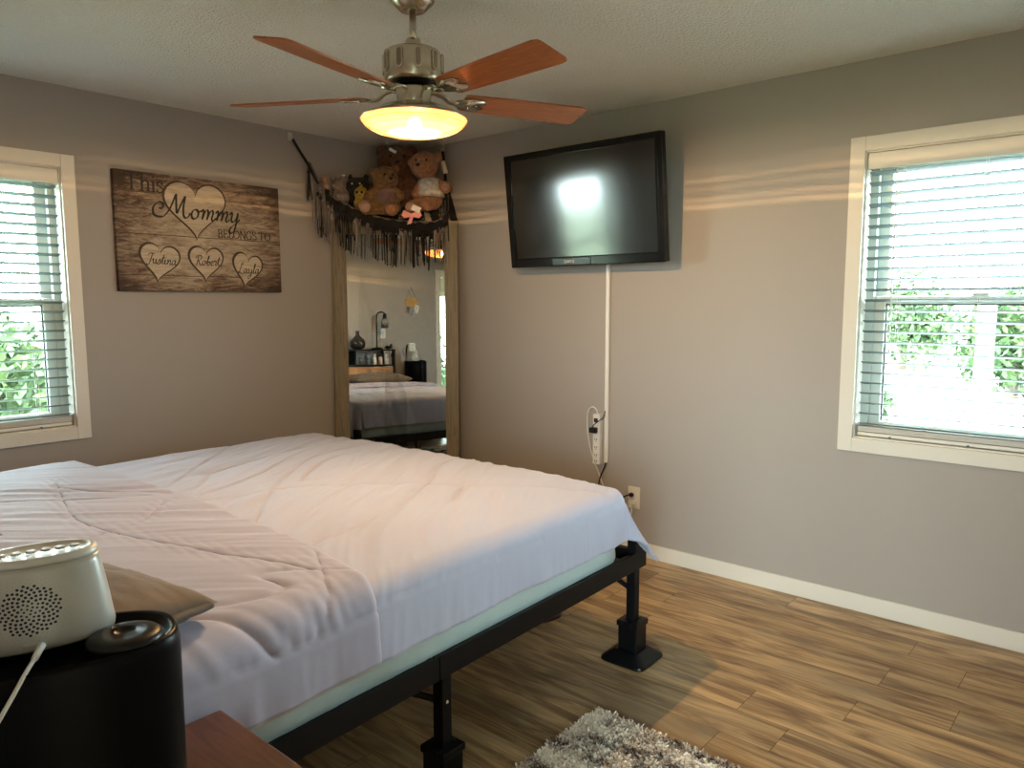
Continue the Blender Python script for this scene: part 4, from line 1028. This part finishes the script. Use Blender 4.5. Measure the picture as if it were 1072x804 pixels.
lathe(bm, [(.040, hh-.010), (.045, hh-.004), (.046, hh+.001), (.040, hh+.006), (.024, hh+.0085), (.022, hh+.0075), (.014, hh+.010), (.012, hh+.006), (.001, hh+.0055)], 40, c=(.070, -.026), sx=1, sy=.92); nz_ = obj('mist_nozzle', bm, M['black_plastic'], hum, True)
bm = BM(); box(bm, .056, .062, -.026, -.014, hh+.011, hh+.0145, bev=.001); obj('nozzle_tab', bm, M['gloss_black'], nz_)
# sound machine
SMC = Vector((-3.222, -2.972, HZ-.0015))
sm = thing('sound_machine', 'silver tapered sound machine with round speaker grille on top of the humidifier', 'sound machine', SMC, radians(-15)); sm.scale = (1, 1, .93)
sa, sb = .083, .046
def smr(t, z):   # horizontal radius scale at height z
    return 1.0-.22*(z/.128)**1.35
bm = BM(); prof = [(.93, .0), (.985, .004), (1, .012)]+[(smr(0, z), z) for z in (.03, .05, .07, .09, .105, .114)]
lathe(bm, prof, 72, sx=sa, sy=sb, expo=2.35); body = obj('housing', bm, M['silver'], sm, True)
bm = BM(); lathe(bm, [(.81, .1145), (.815, .118), (.80, .123), (.75, .126), (.67, .1255), (.65, .1240)], 64, sx=sa, sy=sb, expo=2.35); obj('top_panel', bm, M['silver_rim'], sm, True)
for k in range(6):
    bm = BM(); lathe(bm, [(.0055, .1255), (.006, .1275), (.004, .1285)], 12, c=(-.04+.016*k, -.004)); obj('button', bm, M['silver_rim'], sm)
# perforations: spiral of holes on the front face (front is local -Y)
def front(x, z):
    k = smr(0, z); q = abs(x)/(sa*k); y = -(max(0, 1-q**2.35))**(1/2.35)*sb*k
    return Vector((x, y, z))
bmh, bmd = BM(), BM(); cxh, czh = -.014, .058
n_h = 0
for k in range(230):
    rr = .00400*sqrt(k*.55+.15); a = k*2.39996; x, z = cxh+rr*cos(a), czh+rr*sin(a)
    if rr > .046: break
    p0 = front(x, z); e = .001; tx = (front(x+e, z)-p0).normalized(); tz = (front(x, z+e)-p0).normalized(); nn = tx.cross(tz).normalized()
    if nn.y > 0: nn = -nn
    big_ = rr < .034; r_h = .0015 if rr < .012 else (.0019 if big_ else .0011)
    dst = bmh if big_ else bmd
    pts = [p0+nn*.00025+tx*r_h*cos(2*pi*j/8)+tz*r_h*sin(2*pi*j/8) for j in range(8)]
    dst.faces.new([dst.verts.new(q) for q in pts])
tag(obj('speaker_hole', bmh, M['grille'], sm), kind='stuff'); tag(obj('speaker_dimple', bmd, M['dimple'], sm), kind='stuff')
pf = front(-.012, .009)
bm = BM(); box(bm, -.024, .002, pf.y-.0015, pf.y+.01, .003, .014, bev=.002); obj('power_port', bm, M['dimple'], sm)
bm = BM(); pw = sm.matrix_basis.copy()
def w2(v): return Matrix.Translation(SMC) @ Matrix.Rotation(radians(-15), 4, 'Z') @ Vector(v)
a_ = w2((-.004, pf.y-.004, .010)); b_ = w2((-.013, pf.y-.028, .004))
tube(bm, [a_, b_], .0048, n=10, r1=.004)
tube(bm, [b_, w2((-.022, pf.y-.056, .002)), w2((-.036, pf.y-.080, -.012)), w2((-.058, pf.y-.090, -.045)), w2((-.10, pf.y-.088, -.12)), w2((-.13, pf.y-.080, -.26)), w2((-.135, pf.y-.075, -.345))], .0026, n=8)
tag(obj('charging_cable', bm, M['cord_white'], smooth=True), 'cream power cord plugged into the silver sound machine', 'cord')
wb = thing('water_bottle', 'clear plastic water bottle on the nightstand beside the black humidifier', 'bottle', (-3.33, -2.80, NZ+.0005))
bm = BM(); lathe(bm, [(.030, 0), (.033, .005), (.033, .13), (.028, .16), (.012, .185)], 20); obj('bottle_body', bm, mat('bottle_plastic', (.55, .68, .70), .15), wb, True)
bm = BM(); lathe(bm, [(.014, .185), (.015, .187), (.015, .205)], 14); obj('cap', bm, M['white_plastic'], wb, True)

# ------------------------------------------------------------------ rug
rug = thing('area_rug', 'shaggy mottled grey, cream and brown rug on the floor below the bed', 'rug', (-2.0, -3.15, 0))
rx0, rx1, ry0, ry1 = -2.75, -1.49, -3.95, -2.665
bm = BM(); poly(bm, [(x+2.0, y+3.15) for x, y in rrect_ring(rx0, rx1, ry0, ry1, .03, 4)], .0005, .009); obj('rug_backing', bm, M['rug'], rug)
me = bpy.data.meshes.new('pile'); V = []; F = []; TN = []
rr = random.Random(5)
for k in range(75000):
    x = rr.uniform(rx0, rx1); y = rr.uniform(ry0, ry1)
    if x < -2.2 and y < -3.5: continue
    n1 = noise.noise(Vector((x*13, y*2.2, 0))); n2 = noise.noise(Vector((x*36, y*14, 4))); n3 = noise.noise(Vector((x*90, y*60, 8)))
    band = noise.noise(Vector((x*5.5, y*.7, 11)))
    tone = .60+.6*n1+.42*n2+.35*n3+.35*band+rr.uniform(-.1, .1)
    h = .014+rr.uniform(-.003, .004); ax = rr.uniform(0, 2*pi); w = .0034; lx, ly = rr.gauss(0, .008), rr.gauss(0, .008)
    i = len(V); X, Y = x+2.0, y+3.15
    V += [(X+w*cos(ax), Y+w*sin(ax), .008), (X-w*cos(ax), Y-w*sin(ax), .008), (X-w*.8*cos(ax)+lx, Y-w*.8*sin(ax)+ly, .008+h), (X+w*.8*cos(ax)+lx, Y+w*.8*sin(ax)+ly, .008+h)]
    F.append((i, i+1, i+2, i+3)); TN.append(max(0, min(1, tone)))
me.from_pydata(V, [], F); at = me.attributes.new('tone', 'FLOAT', 'FACE')
for i, t_ in enumerate(TN): at.data[i].value = t_
o = link('pile', me, M['tuft'], rug); o['kind'] = 'stuff'

# ------------------------------------------------------------------ toy hammock and plush toys in the corner
HL = Vector((-.901, -.004, 2.395)); HR = Vector((-.004, -.395, 2.41))
for nm, p_, lab in (('wall_hook', HL, 'small clear wall hook holding the left rope of the toy net'), ('wall_hook', HR, 'small clear wall hook holding the right rope of the toy net')):
    h = thing(nm, lab, 'hook', p_)
    if p_ is HL: Mh = Matrix()
    else: Mh = Matrix.Rotation(-pi/2, 4, 'Z')
    bm = BM(); box(bm, -.014, .014, -.003, .0035, -.02, .03, bev=.0015, M=Mh); obj('hook_plate', bm, M['hook'], h)
    bm = BM(); tube(bm, [Mh @ Vector(q) for q in ((0, -.002, .005), (0, -.012, -.010), (0, -.022, -.008), (0, -.024, .004))], .004); obj('hook_arm', bm, M['hook'], h, True)
net = thing('toy_hammock', 'black and grey macrame toy net hung across the corner above the mirror', 'toy net', (0, 0, 0))
FR = [(-.895, -.022, 2.385), (-.859, -.030, 2.326), (-.812, -.050, 2.245), (-.759, -.073, 2.135), (-.70, -.104, 2.055), (-.624, -.150, 2.004), (-.546, -.195, 1.962), (-.43, -.285, 1.92), (-.33, -.36, 1.905), (-.25, -.400, 1.900), (-.175, -.49, 1.905), (-.12, -.535, 1.965), (-.085, -.50, 2.12), (-.055, -.455, 2.28), (-.026, -.410, 2.385)]
FRC = catmull(FR, 8)
bm = BM(); tube(bm, FR, .009, n=8); obj('front_rope', bm, M['cord_black'], net, True)
bm = BM(); tube(bm, [(p[0]+.012, p[1]+.01, p[2]+.012) for p in FR[2:-2]], .011, n=8); obj('front_rope', bm, M['cord_grey'], net, True)
# mesh bowl: from the front edge back to the corner
corner = Vector((-.03, -.03, 2.22))
def bowl(s, t):
    i = 3*8+s*(len(FRC)-1-3*8-2*8); k = int(i); fr = i-k; a = FRC[k].lerp(FRC[min(k+1, len(FRC)-1)], fr)
    q = a.lerp(corner, t); q.z -= .10*sin(pi*t)*(1-.3*abs(s-.5)); q.x = min(q.x, -.012); q.y = min(q.y, -.012)
    return q
o = grid_obj('net_mesh', 34, 16, bowl, M['cord_black'], net, smooth=False)
w_ = o.modifiers.new('cords', 'WIREFRAME'); w_.thickness = .006; w_.use_even_offset = False
# wide woven band below the front edge
def band(s, t):
    i = 4*8+s*(8*8); k = int(i); fr = i-k; a = FRC[min(k, len(FRC)-1)].lerp(FRC[min(k+1, len(FRC)-1)], fr)
    return a+Vector((-.004, -.004, .012-.075*t+.004*sin(s*90)))+Vector((-1, -1, 0))*.006*sin(s*60+t*3)
o = grid_obj('woven_band', 160, 10, band, M['cord_black'], net, thick=.006)
def tassel(at, length, mats, w=.03, n=7, kinds='tassel', seed=0):
    rr = random.Random(seed); bm = BM()
    dirv = Vector((.78, -.62, 0))
    for k in range(n):
        off = (k/(n-1)-.5)*w if n > 1 else 0
        p0 = Vector(at)+dirv*off*.6; ll = length*rr.uniform(.82, 1.05); sw_ = rr.uniform(-.012, .012)
        tube(bm, [p0, p0+dirv*(off*.3+sw_*.4)+Vector((-.004, -.004, -ll*.45)), p0+dirv*(off*.4+sw_)+Vector((-.003, -.003, -ll))], .0036, n=5, sub=3)
    kn = Vector(at)+Vector((-.004, -.004, -length*.12)); ball(bm, kn, .012, (1, 1, 1.2), n=8)
    return obj(kinds, bm, M[mats], net, True)
seq = ['cord_black', 'cord_grey', 'cord_black', 'cord_beige', 'cord_black', 'cord_black', 'cord_grey', 'cord_black', 'cord_grey', 'cord_black', 'cord_beige', 'cord_black', 'cord_black', 'cord_grey']
pts_ = []
for k in range(27):
    i = 3*8+k*(8*8)/26.0; q = FRC[min(int(i), len(FRC)-1)]; pts_.append(q)
for k, q in enumerate(pts_):
    ln_ = .20+.05*sin(k*2.1)+(.02 if k % 3 == 0 else 0)
    if k < 5: ln_ = .27
    tassel(q+Vector((-.008, -.008, -.035)), ln_, seq[(k*5) % 14], w=.024, n=3 if k % 2 else 2, seed=k)
tassel((-.812, -.058, 2.22), .20, 'cord_black', w=.012, n=4, seed=50); tassel((-.76, -.09, 2.13), .25, 'cord_grey', w=.07, n=7, seed=51); tassel((-.72, -.10, 2.10), .28, 'cord_black', w=.05, n=7, seed=52)
for k, (a, b, m_) in enumerate((((-.050, -.445, 2.20), (-.012, -.50, 1.93), 'cord_black'), ((-.095, -.42, 2.08), (-.03, -.49, 1.88), 'cord_grey'), ((-.13, -.41, 2.06), (-.09, -.455, 1.80), 'cord_black'), ((-.17, -.39, 2.02), (-.13, -.43, 1.80), 'cord_beige'))):
    bm = BM(); a, b = Vector(a), Vector(b)
    for j in range(5):
        o_ = Vector((.66, -.75, 0))*(j-2)*.008; tube(bm, [a+o_*.5, (a+b)/2+o_*1.1+Vector((-.006, -.006, 0)), b+o_*1.2], .0055, n=5, sub=3)
    obj('hanging_strand', bm, M[m_], net, True)

RV = Vector((.66, -.75, 0)).normalized(); FV = Vector((-.75, -.66, 0)).normalized(); UV = Vector((0, 0, 1))
MP = Matrix((RV, FV, UV)).transposed().to_4x4()     # local: X right, Y towards the viewer, Z up
def plush(name, label, cat, loc, blobs, m, vox=.007):
    t = bpy.data.objects.new(name, None); COL.objects.link(t); t.matrix_basis = Matrix.Translation(loc) @ MP; tag(t, label, cat)
    bm = BM()
    for b in blobs:
        if len(b) == 2: c, r = b; ball(bm, c, r, n=16)
        elif len(b) == 3 and isinstance(b[1], (int, float)): c, r, s = b; ball(bm, c, r, s, n=16)
        else:
            a, c, ra, rc = b
            for j in range(6): tt = j/5; ball(bm, Vector(a).lerp(Vector(c), tt), ra+(rc-ra)*tt, n=12)
    o = obj('body', bm, m, t, True)
    md = o.modifiers.new('skin', 'REMESH'); md.mode = 'VOXEL'; md.voxel_size = vox; md.use_smooth_shade = True
    sm_ = o.modifiers.new('soft', 'SMOOTH'); sm_.factor = .6; sm_.iterations = 4
    tx = bpy.data.textures.get('fur_clouds') or bpy.data.textures.new('fur_clouds', 'CLOUDS'); tx.noise_scale = .012
    dm = o.modifiers.new('fluff', 'DISPLACE'); dm.texture = tx; dm.strength = .008
    return t, o
def pt(nm, t, m, fn, smooth=True):
    bm = BM(); fn(bm); return obj(nm, bm, m, t, smooth)
# right bear: tan with printed shirt
tb, o = plush('teddy_bear', 'tan teddy bear in a grey printed shirt, rightmost in the corner net', 'teddy bear', (-.172, -.445, 2.118), [
  ((-.037, 0, .158), .088, (1.05, .95, 1)), ((-.052, .065, .142), .042, (1.05, .9, .85)), ((-.118, .0, .178), .028, (1, .6, 1)), ((.046, -.01, .205), .036, (1, .6, 1.1)),
  ((0, 0, .02), .078, (1, .9, 1.0)), ((0, .01, -.06), .080, (1, .95, .85)), ((.05, .02, .035), (.10, .045, .015), .034, .040), ((-.06, .02, .03), (-.09, .04, -.03), .030, .028),
  ((-.04, .04, -.085), (-.105, .11, -.118), .042, .044), ((.02, .05, -.085), (-.01, .12, -.10), .042, .040)], M['fur_tan'])
pt('shirt', tb, M['shirt'], lambda bm: lathe(bm, [(.052, .075), (.074, .062), (.087, .03), (.089, -.01), (.090, -.042), (.082, -.044)], 36, sx=1, sy=.97, close=False))
pt('nose', tb, M['gloss_black'], lambda bm: ball(bm, (-.066, .100, .146), .013, (1.1, .7, .8), n=12))
pt('eye', tb, M['gloss_black'], lambda bm: ball(bm, (-.014, .078, .178), .008, n=10)); pt('eye', tb, M['gloss_black'], lambda bm: ball(bm, (-.078, .068, .178), .008, n=10))
pt('foot_pad', tb, M['fur_pink'], lambda bm: ball(bm, (-.113, .150, -.120), .030, (1, .35, 1), n=14)); pt('paw_pad', tb, M['fur_pink'], lambda bm: ball(bm, (.104, .082, .012), .024, (1, .35, 1), n=14))
pt('tag', tb, M['cream'], lambda bm: box(bm, -.014, .014, -.001, .001, -.04, .04, M=Matrix.Translation((.092, .01, .145)) @ Matrix.Rotation(radians(-14), 4, 'Y')))
bow = bpy.data.objects.new('ribbon_bow', None); COL.objects.link(bow); bow.matrix_basis = Matrix.Translation(Vector((-.172, -.445, 2.118))+MP.to_3x3() @ Vector((-.10, .17, -.172))) @ MP
tag(bow, 'pink ribbon bow with white card below the printed-shirt bear', 'bow')
def loopbow(bm):
    for s in (-1, 1):
        poly(bm, [(0, .008), (s*.05, .032), (s*.062, .0), (s*.045, -.020), (0, -.008)][::s], -.004, .004, Matrix.Rotation(pi/2, 4, 'X'))
    poly(bm, [(-.006, 0), (-.03, -.058), (.0, -.05), (.012, -.002)], -.003, .002, Matrix.Rotation(pi/2, 4, 'X'))
pt('loops', bow, M['pink'], loopbow, False)
pt('card', bow, M['photo'], lambda bm: box(bm, -.028, .028, -.001, .001, -.018, .018, M=Matrix.Translation((.028, .004, .038)) @ Matrix.Rotation(radians(24), 4, 'Y')), False)
# middle bear: golden brown in mauve vest
tb, o = plush('teddy_bear', 'golden brown teddy bear in a mauve vest, in the middle of the net', 'teddy bear', (-.385, -.275, 2.082), [
  ((-.012, 0, .105), .080, (1.08, .95, .95)), ((.028, .062, .085), .036, (1, .9, .85)), ((-.085, -.005, .145), .030, (1, .6, 1)), ((.052, -.01, .165), .028, (1, .6, 1)),
  ((.0, 0, -.01), .072, (1, .9, 1.05)), ((.005, .01, -.07), .075, (1.1, .95, .75)), ((-.05, .02, .03), (-.105, .045, -.02), .038, .042), ((.05, .02, .02), (.085, .05, -.01), .032, .032),
  ((-.04, .04, -.08), (-.115, .10, -.085), .044, .048), ((.03, .05, -.085), (.045, .12, -.10), .040, .042)], M['fur_gold'])
pt('vest', tb, M['mauve'], lambda bm: lathe(bm, [(.050, .045), (.072, .03), (.080, 0), (.080, -.045), (.072, -.065)], 36, sy=.97, close=False))
pt('nose', tb, M['gloss_black'], lambda bm: ball(bm, (.040, .094, .092), .011, (1.1, .7, .8), n=12))
pt('eye', tb, M['gloss_black'], lambda bm: ball(bm, (.0, .075, .120), .0075, n=10)); pt('eye', tb, M['gloss_black'], lambda bm: ball(bm, (.048, .062, .120), .0075, n=10))
pt('foot_pad', tb, M['fur_pink'], lambda bm: ball(bm, (-.120, .138, -.085), .036, (1, .4, 1), n=14)); pt('foot_pad', tb, M['fur_tan'], lambda bm: ball(bm, (.045, .155, -.104), .032, (1, .35, .9), n=14))
# big dark bear behind
tb, o = plush('teddy_bear', 'large dark brown teddy bear behind the two smaller bears', 'teddy bear', (-.235, -.200, 2.16), [
  ((-.0, 0, .155), .112, (1.15, .8, .9)), ((-.095, -.01, .225), .042, (1, .55, 1)), ((.095, -.01, .225), .042, (1, .55, 1)), ((.02, .075, .135), .045),
  ((0, -.01, -.01), .115, (1.05, .8, 1.1)), ((-.08, .02, .04), (-.15, .06, -.05), .05, .052), ((.08, .02, .04), (.115, .08, -.08), .045, .048)], M['fur_dark'], vox=.008)
pt('nose', tb, M['gloss_black'], lambda bm: ball(bm, (.02, .118, .142), .014, (1.1, .7, .8), n=12))
pt('eye', tb, M['gloss_black'], lambda bm: ball(bm, (-.03, .088, .18), .009, n=10)); pt('eye', tb, M['gloss_black'], lambda bm: ball(bm, (.06, .088, .18), .009, n=10))
pt('tag', tb, M['photo'], lambda bm: box(bm, -.024, .024, -.001, .001, -.009, .009, M=Matrix.Translation((-.01, .115, .208)) @ Matrix.Rotation(radians(28), 4, 'Y')), False)
# small toys on the left
tb, o = plush('plush_chick', 'small yellow plush toy with dark eyes left of the bears', 'plush toy', (-.505, -.165, 2.06), [
  ((0, 0, .03), .045, (1, .9, 1)), ((0, 0, -.03), .045, (1.1, .9, .9)), ((.0, 0, .074), (.006, 0, .086), .010, .007)], M['fur_yellow'], vox=.005)
pt('eye', tb, M['gloss_black'], lambda bm: ball(bm, (.012, .040, .035), .008, n=10)); pt('eye', tb, M['gloss_black'], lambda bm: ball(bm, (-.018, .040, .035), .008, n=10))
pt('beak', tb, M['fur_tan'], lambda bm: ball(bm, (-.002, .046, .02), .009, (1.3, 1, .7), n=10))
tb, o = plush('plush_cat', 'black plush toy behind the small yellow toy', 'plush toy', (-.455, -.075, 2.12), [
  ((0, 0, .03), .065, (1.25, .9, .9)), ((0, 0, -.05), .06, (1.2, .9, 1)), ((-.05, 0, .085), .018, (1, .6, 1.3)), ((.05, 0, .085), .018, (1, .6, 1.3))], M['fur_black'], vox=.007)
pt('eye', tb, M['photo'], lambda bm: ball(bm, (.02, .056, .04), .006, n=8)); pt('eye', tb, M['photo'], lambda bm: ball(bm, (-.03, .056, .04), .006, n=8))
tb, o = plush('plush_mouse', 'small grey plush mouse at the left of the net', 'plush toy', (-.61, -.085, 2.12), [
  ((0, 0, .02), .044, (1, .95, 1)), ((-.02, .03, .01), .022), ((-.034, 0, .062), .022, (1, .5, 1)), ((.030, 0, .068), .022, (1, .5, 1)), ((.005, 0, -.055), .048, (1.2, 1, 1))], M['fur_grey'], vox=.006)
pt('ear_tip', tb, M['photo'], lambda bm: ball(bm, (.030, .012, .078), .010, (1.2, .5, .6), n=10)); pt('nose', tb, M['fur_pink'], lambda bm: ball(bm, (-.026, .054, .010), .007, n=8))
tb, o = plush('plush_pig', 'tiny pinkish plush toy peeking over the left rope of the net', 'plush toy', (-.70, -.06, 2.15), [
  ((0, 0, .02), .022, (1, .9, 1.2)), ((0, 0, -.02), .026)], M['fur_pink'], vox=.004)

# ------------------------------------------------------------------ outdoors
bm = BM(); box(bm, -40, 60, -50, 60, -.9, -.7); g = obj('lawn', bm, M['lawn']); g['kind'] = 'structure'
bm = BM(); box(bm, 1.2, 30, -12, 1.2, -.7, -.66); g = obj('driveway', bm, M['ground']); g['kind'] = 'structure'
def leafy(name, label, cat, loc, r, h, n, seed, trunk=True, group=None, ls=.10):
    t = thing(name, label, cat, loc, 0, group); rr = random.Random(seed)
    me = bpy.data.meshes.new('foliage'); V = []; F = []
    blobs = [(Vector((rr.uniform(-.5, .5)*r, rr.uniform(-.5, .5)*r, h-r*.9+rr.uniform(-.5, .5)*r)), r*rr.uniform(.45, .7)) for _ in range(9)]
    if not trunk: blobs = [(Vector((b[0].x, b[0].y, max(b[0].z, b[1]*.6))), b[1]) for b in blobs]
    for _ in range(n):
        c, q = rr.choice(blobs); d = Vector((rr.gauss(0, 1), rr.gauss(0, 1), rr.gauss(0, 1))).normalized()*q*rr.uniform(.6, 1.05)
        p = c+d; 
        if p.z < .02: continue
        a = Vector((rr.gauss(0, 1), rr.gauss(0, 1), rr.gauss(0, 1))).normalized()*ls; b = a.cross(Vector((rr.gauss(0, 1), rr.gauss(0, 1), rr.gauss(0, 1)))).normalized()*ls*.5
        i = len(V); V += [tuple(p-a), tuple(p+b), tuple(p+a), tuple(p-b)]; F.append((i, i+1, i+2, i+3))
    me.from_pydata(V, [], F); link('foliage', me, M['leaf'], t)
    if trunk: bm = BM(); tube(bm, [(0, 0, 0), (.05, 0, h*.4), (0, .05, h-r)], .14, n=10, r1=.07); obj('trunk', bm, M['bark'], t, True)
    else: bm = BM(); tube(bm, [(0, 0, 0), (0, 0, h*.4)], .05, n=8, r1=.03); obj('stem', bm, M['bark'], t, True)
    return t
GZ = -.70
leafy('shrub', 'dense green shrub outside the left window, nearest the sash edge', 'shrub', (-1.45, 3.5, GZ), 1.1, 2.1, 6500, 1, False, ls=.07)
if False: leafy('shrub', 'x', 'shrub', (-3.9, 4.6, GZ), 1.2, 2.0, 5200, 2, False, ls=.07)
leafy('tree', 'tall green tree standing well behind the shrubs of the left window', 'tree', (-1.6, 13, GZ), 2.2, 6.5, 5000, 3, ls=.2)
leafy('tree', 'green tree beyond the driveway, left in the right window', 'tree', (22, 2.0, GZ-.02), 1.5, 2.9, 2600, 4, ls=.12)
leafy('tree', 'green tree beyond the driveway, right in the right window', 'tree', (15.5, -1.7, GZ-.02), 1.1, 2.3, 2600, 5, ls=.11)
leafy('shrub', 'low round shrub by the white porch post outside the right window', 'shrub', (9.5, -.4, GZ-.02), .6, 1.0, 2000, 6, False, ls=.08)
for k, (x, y) in enumerate(((5.0, -2.75),)):
    pp = thing('porch_post', 'white square porch post outside the right window', 'post', (x, y, GZ+.0405))
    bm = BM(); box(bm, -.07, .07, -.07, .07, 0, 2.9, bev=.006); obj('shaft', bm, M['post'], pp)
    bm = BM(); box(bm, -.10, .10, -.10, .10, 0, .12, bev=.006); obj('base', bm, M['post'], pp)
ep = leafy('shrub', 'green shrub outside the hall glass door seen at the mirror edge', 'shrub', (-8.6, -8.0, GZ), 1.2, 2.3, 3000, 8, False, ls=.09)

# ------------------------------------------------------------------ world and light
w = bpy.data.worlds.new('world'); SC.world = w; w.use_nodes = True; nt = w.node_tree; L = nt.links.new
bg = nt.nodes['Background']; tc = nt.nodes.new('ShaderNodeTexCoord'); sep = nt.nodes.new('ShaderNodeSeparateXYZ'); L(tc.outputs['Generated'], sep.inputs[0])
rp = nt.nodes.new('ShaderNodeValToRGB'); e = rp.color_ramp.elements; e[0].position = .45; e[0].color = (.84, .94, .96, 1); e[1].position = .8; e[1].color = (.78, .92, 1, 1)
mr = nt.nodes.new('ShaderNodeMapRange'); mr.inputs['From Min'].default_value = -1; L(sep.outputs['Z'], mr.inputs['Value']); L(mr.outputs[0], rp.inputs['Fac']); L(rp.outputs[0], bg.inputs[0])
bg.inputs[1].default_value = 39.0
def portal(name, loc, rot, sx, sy):
    l = bpy.data.lights.new(name, 'AREA'); l.shape = 'RECTANGLE'; l.size = sx; l.size_y = sy; l.cycles.is_portal = True
    o = bpy.data.objects.new(name, l); COL.objects.link(o); o.location = loc; o.rotation_euler = rot
portal('portal_left', ((WL[0]+WL[1])/2, .14, (WL[2]+WL[3])/2), (radians(-90), 0, 0), WL[1]-WL[0], WL[3]-WL[2])
portal('portal_right', (.14, (WR[0]+WR[1])/2, (WR[2]+WR[3])/2), (0, radians(90), 0), WR[3]-WR[2], WR[1]-WR[0])
portal('portal_hall', (-6.02, -5.30, 1.06), (0, radians(-90), 0), 2.0, 1.9)

cy = SC.cycles; cy.max_bounces = 8; cy.diffuse_bounces = 5; cy.glossy_bounces = 4; cy.transparent_max_bounces = 12; cy.transmission_bounces = 6
cy.use_denoising = True; cy.sample_clamp_indirect = 6; cy.caustics_reflective = False; cy.caustics_refractive = False
vs = SC.view_settings; vs.view_transform = 'Standard'; vs.look = 'None'; vs.exposure = .40; vs.gamma = 1; vs.use_curve_mapping = False
